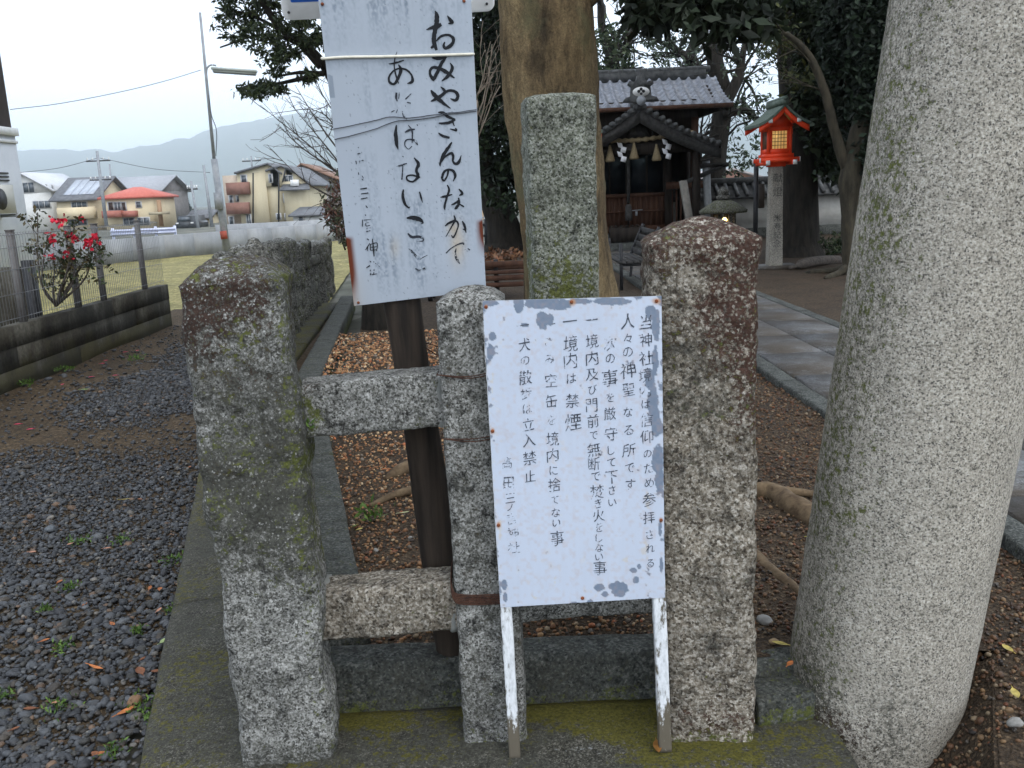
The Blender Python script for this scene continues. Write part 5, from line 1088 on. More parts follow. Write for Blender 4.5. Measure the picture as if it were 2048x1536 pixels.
backtree('leafy tree behind the left part of the shrine roof beside the big trunk', [[(1215, 470, .3), (1218, 200, .26), (1225, 120, .2), (1205, 60, .12), (1200, -20, .08)], [(1224, 130, .12), (1250, 95, .08), (1262, 60, .05)]],
  [[(1180, 40), (1240, 50), (1275, 110), (1260, 140), (1180, 150)], [(1185, 150), (1215, 150), (1210, 195), (1185, 215)]], [55, 22], 26, MID)
backtree('thin tree with pale leaves above the middle of the shrine roof ridge', [[(1372, 470, .26), (1385, 160, .22), (1380, 115, .2), (1400, 60, .12), (1420, -30, .08)], [(1382, 120, .14), (1345, 95, .08), (1310, 80, .05)]],
  [[(1285, 60), (1410, 60), (1410, 135), (1350, 140), (1295, 130)]], [46], 28, [(.06, .085, .055), (.1, .13, .09), (.04, .06, .035)])
# cedar behind the lantern, leaning ivy-clad tree at right
CD = thing('cedar_tree', 'thick straight cedar trunk behind the red lantern with dark crown', 'tree', gnd(1600, 512, .1)); c0 = gnd(1600, 512, .1)
mb = MB(); P = smooth_pts([c0 - V3(0, 0, .1), c0 + V3(0, 0, .5), at(1598, 330, c0[1]), at(1590, 150, c0[1]), at(1580, -60, c0[1])], 10); mb.tube(P, np.interp(np.arange(len(P)), [0, 6, 12, len(P) - 1], [.5, .36, .32, .28]), 24); V = V_(mb); mb.V = [V + .03 * np.stack([fbm(V * V3(1, 1, .1), 9, 3, 1), fbm(V * V3(1, 1, .1), 9, 3, 2), 0 * V[:, 0]], 1)]
mb.build('trunk', M_BARKD, CD, smooth=True)
C = [at(x, y, c0[1] + rng.uniform(-1.5, 2.5)) for x, y in poly_fill([(1575, -40), (1830, -40), (1830, 360), (1650, 350), (1612, 230), (1590, 120)], 640)]
C += list(np.stack([rng.uniform(2., 9.5, 420), rng.uniform(13.5, 24, 420), rng.uniform(5.6, 10, 420)], 1))  # extra unseen leaf clumps overhead, added to shade the shrine and path
mb = MB(); leafset(mb, clumps(C, .36, 60), .17, [(.008, .014, .006), (.014, .024, .01), (.022, .034, .014)], lw=.45)
C = [at(x, y, c0[1] - 1.5 + rng.uniform(-.4, .4)) for x, y in poly_fill([(1520, 20), (1570, 10), (1600, 80), (1570, 115), (1530, 110)], 26) + poly_fill([(1570, 140), (1620, 130), (1640, 165), (1590, 180)], 9)]
leafset(mb, clumps(C, .24, 24), .11, [(.05, .06, .02), (.08, .085, .025), (.035, .045, .015)], lw=.4); mb.build('crown', M_LEAF, CD)
IV = thing('leaning_tree', 'leaning bare trunk wrapped in dark ivy at the column side', 'tree', gnd(1708, 548, .1)); i0 = gnd(1708, 548, .1); YI = i0[1]
mb = MB(); P = smooth_pts([i0 - V3(0, 0, .1), at(1704, 500, YI), at(1700, 420, YI), at(1700, 360, YI), at(1712, 300, YI), at(1730, 200, YI), at(1735, 40, YI), at(1735, -60, YI)], 7); mb.tube(P, np.interp(np.arange(len(P)), [0, 4, 14, 21, len(P) - 1], [.26, .15, .13, .16, .1]), 18)
P = smooth_pts([at(1697, 350, YI), at(1672, 270, YI), at(1645, 170, YI), at(1610, 100, YI), at(1565, 62, YI)], 7); mb.tube(P, np.linspace(.085, .035, len(P)), 12)
for k in range(6): grow(mb, P[-1 - k * 3], V3(-.8, 0, .35) + rng.normal(size=3) * .3, .9, .012, 2, [], .4, 5, 5, .1, 0, (1, 3), .003)
for a in (0, .9, 2.2, 3.6, 5): mb.tube(smooth_pts([i0 + V3(0, 0, .18), i0 + V3(.3 * math.cos(a), .3 * math.sin(a), .04), i0 + V3(.75 * math.cos(a + .2), .75 * math.sin(a + .2), .0)], 5), [.06] * 5 + [.05] * 5 + [.02], 7)
V = V_(mb); mb.V = [V + .015 * np.stack([fbm(V, 7, 3, 1), fbm(V, 7, 3, 2), 0 * V[:, 0]], 1)]; mb.build('trunk', simple('grey_olive_bark', (.02, .018, .012), (.062, .052, .034), 12, .9, .6, .01, (1, 1, .3)), IV, smooth=True)
C = [at(x, y, YI + rng.uniform(.25, 1.4)) for x, y in poly_fill([(1665, -40), (1830, -40), (1800, 420), (1748, 420), (1722, 340), (1700, 250), (1678, 160), (1650, 80)], 480)]
C += [at(x, y, YI - rng.uniform(.12, .3)) for x, y in poly_fill([(1700, -40), (1830, -40), (1800, 400), (1735, 330), (1716, 240)], 150)]
mb = MB(); leafset(mb, clumps(C, .24, 60), .11, [(.006, .011, .006), (.01, .018, .01), (.018, .03, .016)], lw=.5); mb.build('foliage', M_LEAF, IV)
GB = thing('shrub', 'small green bush at the foot of the white plaster wall', 'shrub', gnd(1655, 508, .1)); g0 = gnd(1660, 508, .1)
C = [g0 + V3(rng.uniform(-.5, .5), rng.uniform(-.3, .3), rng.uniform(0, .35)) for _ in range(40)]; mb = MB(); leafset(mb, clumps(C, .16, 26), .09, MID); mb.build('foliage', M_LEAF, GB)
fx = thing('fallen_log', 'grey fallen log lying on the bare ground before the cedar', 'log', gnd(1630, 527, .12)); mb = MB(); P = smooth_pts([gnd(1580, 536, .13), gnd(1620, 524, .18), gnd(1660, 520, .16), gnd(1690, 521, .12)], 6); mb.tube(P, [.03] * 3 + [.08] * (len(P) - 6) + [.05] * 3, 10); mb.build('wood', M_TWIG, fx, smooth=True)
# roots near the column
RM = simple('lichened_root_bark', (.06, .038, .02), (.15, .105, .06), 16, .9, .6, .01)
for k, (pts_, r_, lab) in enumerate((([(1500, 985), (1545, 985), (1590, 1015), (1650, 1050), (1720, 1070)], .05, 'thick knobbly tree root with pale lichen spots behind the column'), ([(1490, 1095), (1530, 1130), (1580, 1170), (1625, 1205), (1680, 1230)], .024, 'smooth thin tree root running behind the foot of the column'))):
    t = thing('tree_root', lab, 'root', gnd(*pts_[2], .1)); P = smooth_pts([gnd(x, y, .1 + r_ * .3) for x, y in pts_], 12); mb = MB(); rr = r_ * (1 + .25 * fbm(P, 9, 2, k)) * np.clip(np.minimum(np.arange(len(P)) + 2, len(P) + 1 - np.arange(len(P))) / 6, .3, 1); mb.tube(P, rr, 18)
    if k == 0: Q = smooth_pts([gnd(1545, 985, .13), gnd(1590, 985, .13), gnd(1650, 990, .1)], 6); mb.tube(Q, np.linspace(.03, .012, len(Q)), 10)
    V = V_(mb); mb.V = [V + .008 * np.stack([fbm(V, 14, 3, 1), fbm(V, 14, 3, 2), fbm(V, 14, 3, 3)], 1)]; ro = mb.build('root', G_ROOT if False else RM, t, smooth=True)
t = thing('tree_root', 'dark root creeping over brown gravel behind the timber stake', 'root', gnd(800, 940, .1)); mb = MB(); P = smooth_pts([gnd(770, 960, .1), gnd(800, 942, .12), gnd(840, 930, .13), gnd(900, 940, .12)], 8); mb.tube(P, np.interp(np.linspace(0, 1, len(P)), [0, .3, 1], [.015, .035, .045]), 12); P = smooth_pts([gnd(740, 1012, .1), gnd(790, 990, .115), gnd(850, 975, .12)], 8); mb.tube(P, np.linspace(.012, .026, len(P)), 10); mb.build('root', RM, t, smooth=True)

# ================================================================== SHRINE
SX = 2.88; SH = thing('shrine', 'small dark timber shrine with grey tiled roof and gabled porch', 'shrine', (SX, 21.5, .1))
def PX(x, Y): return at(x, 300, Y)[0]
def PZ(y, Y, x=1285): return at(x, y, Y)[2]
YP, YM0, YM1, YR = 20.0, 21.3, 24.2, 22.6
# main roof: rows of wavy tiles on both slopes
xl, xr = SX - 2.35, PX(1462, 21.0)
zr_, ze_ = PZ(158, YR), PZ(214, 20.9)
def tile_slope(name, y_r, z_r, y_e, z_e, x0, x1, pitch, row, m, parent):
    L = math.hypot(y_e - y_r, z_e - z_r); nr = int(L / row); nx = int((x1 - x0) / pitch) * 8 + 1
    xs = np.linspace(x0, x1, nx); wave = .038 * np.cos((xs - x0) / pitch * 2 * math.pi) + .012 * np.cos((xs - x0) / pitch * 4 * math.pi)
    rows = []; nrm = np.array((0, -(z_e - z_r), (y_e - y_r))) / L; nrm = nrm if nrm[2] > 0 else -nrm
    for k in range(nr):
        for t, lift in ((0, .0), (.5, .018), (.99, .04)):
            f = (k + t) / nr; sag = -.10 * math.sin(math.pi * f); 
            c = np.stack([xs, np.full(nx, y_r + (y_e - y_r) * f), np.full(nx, z_r + (z_e - z_r) * f + sag)], 1) + nrm * (wave + lift)[:, None]; rows.append(c)
    R_ = np.array(rows); mb = MB(); mb.sheet(R_); b_ = R_.copy(); b_[..., 2] = b_[..., 2].min(1, keepdims=True) - .05; mb.sheet(b_[:, ::-1])
    mb.sheet(np.array([R_[-1], b_[-1]])); mb.sheet(np.array([R_[:, 0], b_[:, 0]])); mb.sheet(np.array([b_[:, -1], R_[:, -1]]))
    return mb.build(name, m, parent)
roof = tile_slope('roof', YR, zr_, 20.9, ze_, xl, xr, .235, .2, M_TILE, SH)
tile_slope('roof', YR, zr_, 24.6, ze_, xl, xr, .235, .2, M_TILE, SH)
mb = MB(); mb.bb((xl - .02, YR - .13, zr_ - .06), (xr - .25, YR + .13, zr_ + .15)); 
for x in np.arange(xl + .05, xr - .3, .3): mb.tube([(x, YR, zr_ + .17), (x + .28, YR, zr_ + .17)], .075, 10)
mb.build('ridge', M_TILED, SH)
mb = MB(); mb.bar((xl, 20.86, ze_ - .04), (xr, 20.86, ze_ - .04), .1, .09); mb.build('gutter', M_BWOOD, SH)
mb = MB()
for x in (xr - .3, xl + .15):
    mb.prism([(x, 20.95, ze_ - .12), (x, YR, zr_ - .05), (x, 24.5, ze_ - .12)], (.12, 0, 0))
mb.build('gable', M_DWOOD, SH)
# body
bx0, bx1 = SX - 1.75, SX + 1.62
mb = MB(); mb.bb((bx0, YM1 - .1, .45), (bx1, YM1, 3.3)); mb.bb((bx0, YM0, 2.75), (bx1, YM1 - .1, 3.4)); mb.bb((bx0, YM0 + .1, .45), (bx0 + .1, YM1 - .1, 2.75)); mb.bb((bx1 - .1, YM0 + .9, .45), (bx1, YM1 - .1, 2.75)); mb.build('wall', M_DWOOD, SH)
for x in (bx0, SX - .85, SX + .85, bx1 - .15): mb = MB(); mb.bb((x - .002, YM0 - .08, .4), (x + .15, YM0 + .1, 3.0)); mb.build('column', M_DWOOD if x < bx1 - .2 else M_BWOOD, SH)
mb = MB(); mb.bb((bx0 - .5, 20.0, .02), (bx1 + .5, 24.6, .28)); mb.bb((bx0 - .2, 20.9, .28), (bx1 + .2, 24.4, .45)); mb.build('stone_base', G_DARK, SH, attrs=stone_attrs(np.zeros((16, 3))))
mb = MB(); mb.bb((SX - 1.6, 18.9, .08), (SX + 1.6, 20.0, .155)); o = mb.build('step', M_PAVE, SH, attrs=stone_attrs(np.zeros((8, 3))))
# lattice doors (slatted below, glazed above)
for x0, x1 in ((SX - .85, SX), (SX, SX + .87)):
    d = MB(); d.bb((x0 + .02, YM0 + .02, .47), (x1 - .02, YM0 + .03, 1.35)); 
    for k in range(7): xx = x0 + .06 + k * (x1 - x0 - .14) / 6; d.bb((xx - .028, YM0 - .02, .62), (xx + .028, YM0 + .02, 1.3))
    d.bb((x0 + .02, YM0 - .04, .47), (x1 - .02, YM0 - .018, .62)); d.bb((x0 + .02, YM0 - .04, 1.28), (x1 - .02, YM0 - .018, 1.36)); d.bb((x0 + .02, YM0 - .04, .93), (x1 - .02, YM0 - .022, .97)); do = d.build('door', M_BWOOD, SH)
    p = MB(); p.bb((x0 + .06, YM0, 1.38), (x1 - .06, YM0 + .02, 2.2)); p.build('pane', M_DIMGLASS, do)
    p = MB(); p.bb((x0 + .02, YM0 - .02, 2.2), (x1 - .02, YM0 + .03, 2.3)); p.bb(((x0 + x1) / 2 - .02, YM0 - .03, 1.36), ((x0 + x1) / 2 + .02, YM0 - .004, 2.2)); p.bb((x0 + .02, YM0 - .03, 1.36), (x0 + .06, YM0 + .03, 2.2)); p.bb((x1 - .06, YM0 - .03, 1.36), (x1 - .02, YM0 + .03, 2.2)); p.build('sash', M_DWOOD, do)
mb = MB(); mb.tube([(SX + .05, YM0 - .06, .97), (SX + .32, YM0 - .06, .98)], .012, 6); mb.box((SX + .18, YM0 - .06, .9), (.05, .03, .1)); mb.build('latch', M_STEEL, SH)
mb = MB(); mb.bb((SX + .87, YM0 - .12, 1.42), (bx1 + .1, YM0 - .03, 1.58)); mb.build('rail', M_BWOOD, SH)
mb = MB()
for k in range(6): mb.bb((SX + 1.0 + k * .1, YM0 - .02, .45), (SX + 1.04 + k * .1, YM0, 1.4))
mb.build('slat_wall', M_BWOOD, SH)
# porch: two curved tiled slopes with heavy bargeboards
ap = at(1281, 212, YP); rt = at(1443, 290, YP); lt = (2 * ap[0] - rt[0], YP, rt[2])
def slope_z(f): return ap[2] + (rt[2] - ap[2]) * (f + .10 * math.sin(math.pi * f) )
for sgn in (1, -1):
    W_ = (rt[0] - ap[0]) * sgn; mb = MB(); n = 25; fs = np.linspace(0, 1, n)
    ys = np.arange(YP, 22.0, .03); wave = .03 * np.cos((ys - YP) / .24 * 2 * math.pi)
    G_ = np.array([[(ap[0] + W_ * f, y, slope_z(f) + wv_ + .04 * ((f * 12) % 1)) for y, wv_ in zip(ys, wave)] for f in fs]); mb.sheet(G_); B_ = G_.copy(); B_[..., 2] -= .09; mb.sheet(B_[:, ::-1]); mb.sheet(np.array([G_[:, 0], B_[:, 0]])); mb.sheet(np.array([B_[-1], G_[-1]]))
    for k in range(13):
        f = (k + .5) / 13; x, z = ap[0] + W_ * f, slope_z(f); mb.tube([(x, YP - .06, z + .03), (x, YP + .25, z + .03)], .06, 12)
    mb.build('porch_roof', M_TILED, SH)
    mb = MB(); up_ = [(ap[0] + W_ * f, YP + .02, slope_z(f) - .04) for f in fs]; dn = [(ap[0] + W_ * f, YP + .02, slope_z(f) - .04 - .30 + .06 * f) for f in fs]; mb.prism(up_ + dn[::-1], (0, .09, 0)); mb.build('bargeboard', M_GWOOD, SH)
    mb = MB(); mb.bb((ap[0] + W_ * .97, YP, rt[2] - .06), (ap[0] + W_ * .97 + .04, 22., rt[2] - .01)); mb.build('eave', M_DWOOD, SH)
mb = MB(); mb.prism([(ap[0] - 1.5, YP + .4, rt[2] - .0), (ap[0] + 1.5, YP + .4, rt[2] - .0), (ap[0], YP + .4, ap[2] - .2)], (0, .1, 0)); mb.build('pediment', M_DWOOD, SH)
mb = MB(); lathe_ = [(ap[0] - .25, YP + .3, ap[2] - .62), (ap[0] + .25, YP + .3, ap[2] - .62), (ap[0] + .18, YP + .3, ap[2] - .45), (ap[0], YP + .3, ap[2] - .36), (ap[0] - .18, YP + .3, ap[2] - .45)]; mb.prism(lathe_, (0, .06, 0)); mb.build('carving', M_GWOOD, SH)
for x in (ap[0] - 1.28, ap[0] + 1.2): mb = MB(); mb.bb((x, YP + .35, .28), (x + .16, YP + .51, rt[2] + .2)); mb.build('porch_post', M_DWOOD, SH)
mb = MB(); mb.bb((ap[0] - 1.6, YP + .36, rt[2] - .1), (ap[0] + 1.6, YP + .5, rt[2] + .12)); mb.build('beam', M_DWOOD, SH)
mb = MB(); mb.bb((ap[0] + 1.3, YP + .4, rt[2] - .45), (ap[0] + 2.0, YP + .5, rt[2] - .36)); mb.bar((ap[0] + 1.05, YP + .44, rt[2] - .75), (ap[0] + 1.9, YP + .44, rt[2] - .42), .08, .09); mb.build('bracket', M_GWOOD, SH)
# ridge-end ornament with a plain white crest plate
oz = ap[2] + .08; og = [(-.42, 0), (-.36, .12), (-.24, .16), (-.22, .42), (-.30, .50), (-.26, .60), (-.15, .56), (-.1, .62), (-.08, .74), (.08, .74), (.1, .62), (.15, .56), (.26, .60), (.30, .50), (.22, .42), (.24, .16), (.36, .12), (.42, 0)]
mb = MB(); mb.prism([(ap[0] + x * .92, YP - .1, oz + z * .72) for x, z in og], (0, .16, 0)); mb.bb((ap[0] - .1, YP + .06, ap[2]), (ap[0] + .1, 22, ap[2] + .2)); orn = mb.build('ridge_ornament', M_TILED, SH)
mb = MB(); mb.prism([(ap[0] + .18 * math.cos(a), YP - .115, oz + .20 + .1 * math.sin(a)) for a in np.linspace(0, 2 * math.pi, 20, endpoint=False)], (0, .012, 0)); cr_ = mb.build('crest', M_WHITE, orn)
mb = MB()
for dx, dz, r in ((0, .045, .035), (-.05, .0, .035), (.05, .0, .035), (0, -.05, .03)): mb.tube([(ap[0] + dx, YP - .116, oz + .21 + dz), (ap[0] + dx, YP - .12 - abs(dx) * .02 - abs(dz) * .03, oz + .21 + dz)], r, 8)
mb.build('crest_mark', M_BLACK, cr_)
mb = MB(); mb.tube([(ap[0], YP - .12, oz + .02), (ap[0], YP - .09, oz + .02)], .1, 18); mb.build('round_tile', M_STEEL, orn)
# rope, tassels, paper streamers, bell rope
RZ = PZ(272, YP + .3)
RP = thing('sacred_rope', 'straw rope strung across the shrine porch with four straw tassels', 'rope', (ap[0], YP + .3, RZ - .1))
P = smooth_pts([(ap[0] - 1.25, YP + .3, RZ), (ap[0] - .6, YP + .3, RZ - .07), (ap[0], YP + .3, RZ - .08), (ap[0] + .65, YP + .3, RZ - .02), (ap[0] + 1.1, YP + .3, RZ + .05), (ap[0] + 1.35, YP + .3, RZ - .25)], 20)
mb = MB(); mb.tube(P, .048 + .012 * np.sin(np.arange(len(P)) * 1.3), 10); mb.build('rope', M_STRAW, RP, smooth=True)
for px_, zt in ((1220, 290), (1268, 285), (1313, 288)):
    x = PX(px_, YP + .3); mb = MB(); zz = PZ(zt, YP + .3, px_); mb.lathe((x, YP + .3, zz), [(.02, 0), (.035, -.06), (.07, -.2), (.11, -.33), (.09, -.36)], 12); mb.build('tassel', M_STRAW, RP, smooth=True)
for px_, yt, lab in ((1244, 283, 'white zigzag paper streamer left of the bell rope'), (1334, 277, 'white zigzag paper streamer at the right end of the straw rope')):
    x = PX(px_, YP + .27); z = PZ(yt, YP + .27, px_); mb = MB()
    for k in range(4):
        o_ = .05 * (1 if k % 2 else -1); mb.prism([(x - .06 + o_, YP + .27 - .003 * k, z - k * .1), (x + .05 + o_, YP + .27 - .003 * k, z - .035 - k * .1), (x + .05 + o_ * .4, YP + .27 - .003 * k, z - .15 - k * .1), (x - .06 + o_ * .4, YP + .27 - .003 * k, z - .115 - k * .1)], (0, .002, 0))
    tag(mb.build('paper_streamer', M_PAPER), lab, 'paper streamer', 'paper streamers on the shrine rope')
x = PX(1257, YP + .5); BR_ = thing('bell_rope', 'long pale bell rope hanging before the shrine doors', 'rope', (x, YP + .5, PZ(440, YP + .5)))
mb = MB(); mb.tube([(x, YP + .5, RZ), (x - .02, YP + .5, PZ(405, YP + .5))], .035, 8); mb.build('rope', M_GWOOD, BR_); mb = MB(); mb.lathe((x - .02, YP + .5, PZ(440, YP + .5)), [(.075, 0), (.085, .1), (.07, .3), (.05, .36)], 10); mb.build('handle', M_GWOOD, BR_)
x = PX(1268, YP + 1.2); LT = thing('ceiling_lamp', 'lit white fluorescent tube under the shrine porch ceiling', 'lamp', (x, YP + 1.2, PZ(297, YP + 1.2)))
mb = MB(); z = PZ(293, YP + 1.2); mb.tube([(x - .28, YP + 1.2, z), (x + .3, YP + 1.2, z + .02)], .035, 10); mb.build('tube', M_TUBE, LT); mb = MB(); mb.bb((x - .34, YP + 1.17, z + .04), (x + .36, YP + 1.25, z + .1)); mb.build('fitting', M_WHITE, LT)
OB = thing('offering_box', 'dark slatted wooden offering box before the shrine doors', 'box', (SX - .1, 20.7, .28)); mb = MB(); mb.bb((SX - .5, 20.55, .3), (SX + .3, 20.9, .62)); mb.build('body', M_DWOOD, OB); mb = MB()
for k in range(7): mb.bb((SX - .5 + k * .12, 20.56, .62), (SX - .45 + k * .12, 20.89, .66))
mb.build('slat', M_DWOOD, OB)
bpst = at(1372, 358, 19.6); mb = MB(); mb.bar(at(1366, 362, 19.8), V3(*at(1386, 452, 19.5)) - V3(0, 0, .35), .16, .08); tag(mb.build('plank', simple('pale_board', (.16, .15, .13), (.24, .22, .19), 8, .8, .1)), 'pale plank leaning on the right of the shrine porch', 'plank')
mb = MB(); mb.tube([at(1418, 475, 20.5), at(1412, 322, 20.5)], .085, 10); tag(mb.build('post', simple('pale_grey_post', (.2, .21, .21), (.3, .31, .31), 6, .7, .1)), 'pale grey round post at the right side of the shrine', 'post')
# ------------------------------------------------------------------ red lanterns on stone posts
glow, nt, b = mat('lit_paper_pane', .5, .3, (.7, .55, .25)); co = objco(nt)
LZ = {}
def red_lantern(x, y, lab, text=True):
    t = thing('shrine_lantern', lab, 'lantern', (x, y, .1), 'red lanterns flanking the stone path')
    mb = stone((x, y, .05), (x, y, 1.78), (.24, .22), (.2, .19), (1, 0, 0), 12, 32, 40, 0, .01, 4, .004, 6, .002, 30, 7); V = V_(mb); sp_ = mb.build('post', G_COLUMN, t, smooth=True, attrs=stone_attrs(V, moss=.35 * np.exp(-V[:, 2] / .2), grime=.25 + .2 * fbm(V, 4, 3, 3)))
    mb = MB(); mb.bb((x - .36, y - .3, .08), (x + .36, y + .3, .14)); mb.build('footing', M_PAVE, t, attrs=stone_attrs(np.zeros((8, 3)), grime=np.full(8, .2)))
    if text:
        mb = MB()
        for ch, z, s_ in (('献', 1.55, .16), ('燈', 1.33, .16), ('米', .92, .13), ('寿', .78, .13), ('記', .64, .13), ('念', .50, .13)): glyph(mb, ch, (x + .01, y - .116 + .006 * z, z), (1, 0, 0), (0, 0, 1), s_, .05)
        mb.build('lettering', INK4, sp_)
    z = 1.78; mb = MB(); mb.bb((x - .30, y - .30, z + .1), (x + .30, y + .30, z + .17)); mb.bb((x - .42, y - .33, z + .02), (x + .42, y - .25, z + .1)); mb.bb((x - .42, y + .25, z + .02), (x + .42, y + .33, z + .1)); mb.bb((x - .33, y - .42, z - .03), (x - .25, y + .42, z + .045)); mb.bb((x + .25, y - .42, z - .03), (x + .33, y + .42, z + .045)); mb.bb((x - .17, y - .17, z - .06), (x + .17, y + .17, z + .1)); br_ = mb.build('tray', M_RED, t)
    mb = MB()
    for sx_ in (-.29, .29): mb.bb((x + sx_ - .043, y - .435, z - .036), (x + sx_ + .043, y - .42, z + .05))
    for sy in (-.29, .29):
        mb.bb((x - .432, y + sy - .043, z + .016), (x - .42, y + sy + .043, z + .104)); mb.bb((x + .42, y + sy - .043, z + .016), (x + .432, y + sy + .043, z + .104))
    mb.build('end_cap', M_WHITE, br_)
    z0, z1, h_ = z + .17, z + .66, .235; mb = MB()
    for sx_ in (-1, 1):
        for sy in (-1, 1): mb.bb((x + sx_ * h_ - .03, y + sy * h_ - .03, z0), (x + sx_ * h_ + .03, y + sy * h_ + .03, z1))
    for sy in (-1, 1):
        mb.bb((x - h_ + .03, y + sy * h_ - .025, z0), (x + h_ - .03, y + sy * h_ + .025, z0 + .09)); mb.bb((x - h_ + .03, y + sy * h_ - .025, z1 - .08), (x + h_ - .03, y + sy * h_ + .025, z1))
        mb.bb((x + sy * h_ - .025, y - h_ + .03, z0), (x + sy * h_ + .025, y + h_ - .03, z0 + .09)); mb.bb((x + sy * h_ - .025, y - h_ + .03, z1 - .08), (x + sy * h_ + .025, y + h_ - .03, z1))
        mb.bb((x - h_ + .03, y + sy * h_ - .022, z0 + .09), (x - h_ + .075, y + sy * h_ + .022, z1 - .08)); mb.bb((x + h_ - .075, y + sy * h_ - .022, z0 + .09), (x + h_ - .03, y + sy * h_ + .022, z1 - .08))
    fr = mb.build('frame', M_RED, t)
    for sy in (-1, 1):
        p = MB(); p.bb((x - h_ + .075, y + sy * h_ - .004, z0 + .09), (x + h_ - .075, y + sy * h_ + .004, z1 - .08)); p.build('pane', M_PANE, fr)
        p = MB(); p.bb((x + sy * h_ - .004, y - h_ + .03, z0 + .09), (x + sy * h_ + .004, y + h_ - .03, z1 - .08)); p.build('pane', M_PANED, fr)
        p = MB()
        for k in range(1, 5): xx = x - h_ + .075 + k * (2 * h_ - .15) / 5; p.bb((xx - .005, y + sy * (h_ + .008) - .006, z0 + .09), (xx + .005, y + sy * (h_ + .008) + .006, z1 - .08))
        for k in range(1, 5): zz = z0 + .09 + k * (z1 - z0 - .17) / 5; p.bb((x - h_ + .075, y + sy * (h_ + .007) - .005, zz - .005), (x + h_ - .075, y + sy * (h_ + .007) + .005, zz + .005))
        p.build('grid', M_DWOOD, fr)
    mb = MB(); mb.lathe((x - .04, y - .1, (z0 + z1) / 2 + .02), [(.005, 0), (.035, .03), (.045, .08), (.02, .12), (.005, .125)], 10); mb.build('bulb', M_BULB, fr)
    # gabled roof, ridge running front to back
    hw_, zr2, ze2 = .54, z + 1.0, z + .66; n = 9; fs = np.linspace(0, 1, n); dz = lambda f: zr2 - (zr2 - ze2) * (f + .12 * math.sin(math.pi * f))
    for sg in (1, -1):
        mb = MB(); ys = np.arange(y - .62, y + .63, .025); wv_ = .012 * np.cos((ys - y) / .12 * 2 * math.pi)
        G_ = np.array([[(x + sg * hw_ * f, yy, dz(f) + w__ + .04) for yy, w__ in zip(ys, wv_)] for f in fs]); B_ = G_.copy(); B_[..., 2] -= .05; mb.sheet(G_); mb.sheet(B_); mb.sheet(np.array([G_[:, 0], B_[:, 0]])); mb.sheet(np.array([G_[-1], B_[-1]])); mb.sheet(np.array([G_[:, -1], B_[:, -1]])); mb.build('roof', M_GREENROOF, t)
        for yy in (y - .58, y + .54):
            mb = MB(); a_ = [(x + sg * hw_ * .98 * f, yy, dz(f) - .012) for f in fs]; c_ = [(x + sg * hw_ * .98 * f, yy, dz(f) - .012 - .1) for f in fs]; mb.prism(a_ + c_[::-1], (0, .04, 0)); mb.build('bargeboard', M_RED, t)
        mb = MB(); mb.bb((x + sg * .3 - .04, y - .60, ze2 + .05), (x + sg * .3 + .04, y + .58, ze2 + .115)); e_ = mb.build('purlin', M_RED, t)
        mb = MB(); mb.bb((x + sg * .3 - .043, y - .61, ze2 + .047), (x + sg * .3 + .043, y - .6, ze2 + .118)); mb.build('end_cap', M_WHITE, e_)
    mb = MB(); mb.bb((x - .055, y - .64, zr2 + .02), (x + .055, y + .64, zr2 + .12)); mb.tube([(x, y - .66, zr2 + .13), (x, y + .66, zr2 + .13)], .045, 8); mb.build('ridge', M_GREENROOF, t)
    for sy in (-1, 1):
        mb = MB(); mb.prism([(x - .3, y + sy * .235 - .01, z1), (x + .3, y + sy * .235 - .01, z1), (x, y + sy * .235 - .01, zr2 - .03)], (0, .02, 0)); mb.build('gable', M_RED, t)
M_PANE, nt, b = mat('lamp_lit_glass', .3, .4, (.55, .42, .2))
gz_ = nd(nt, 'TexCoord'); b.inputs['Emission Color'].default_value = (1., .58, .18, 1); b.inputs['Emission Strength'].default_value = .28; b.inputs['Alpha'].default_value = .8
M_PANED, nt, b = mat('dim_side_glass', .4, .4, (.1, .08, .05))
def shrink_tops():
    for o in [o for o in bpy.data.objects if o.name.startswith('shrine_lantern')]:
        for c in [c for c in bpy.data.objects if c.parent is not None and (c.parent is o or c.parent.parent is o)]:
            if c.name.split('.')[0] in ('post', 'footing', 'lettering'): continue
            n = len(c.data.vertices); v = np.empty(n * 3, 'f'); c.data.vertices.foreach_get('co', v); v = v.reshape(-1, 3); v[:, :2] *= .74; v[:, 2] = 1.66 + (v[:, 2] - 1.66) * .86; c.data.vertices.foreach_set('co', v.ravel()); c.data.update()
red_lantern(4.42, 14.95, 'red wooden lantern on an inscribed stone post right of the stone path')
red_lantern(PX(1150, 14.95), 14.95, 'red wooden lantern left of the path, mostly hidden by the name pillar')
shrink_tops()
for x, y in ((4.39, 14.87), (PX(1150, 14.95) - .03, 14.87)):        # the small lamp each lit lantern holds
    l = bpy.data.lights.new('lantern_bulb', 'POINT'); l.energy = 1.6; l.color = (1, .62, .2); l.shadow_soft_size = .05; lo_ = bpy.data.objects.new('lantern_bulb', l); COL.objects.link(lo_); lo_.location = (x, y + .06, 2.1)
mb = MB(); p = at(1522, 392, 14.8); mb.bb((p[0] - .04, 14.74, p[2] - .19), (p[0] + .04, 14.82, p[2] + .19)); tag(mb.build('box', M_DWOOD), 'narrow dark box fixed to the left of the inscribed lantern post', 'box')
mb = MB(); a = gnd(1510, 520, .1); mb.tube([a, V3(a[0] + .0, a[1], 1.85)], .045, 8); tag(mb.build('pipe', M_BLACK), 'thin black upright pipe left of the red lantern post', 'pipe')
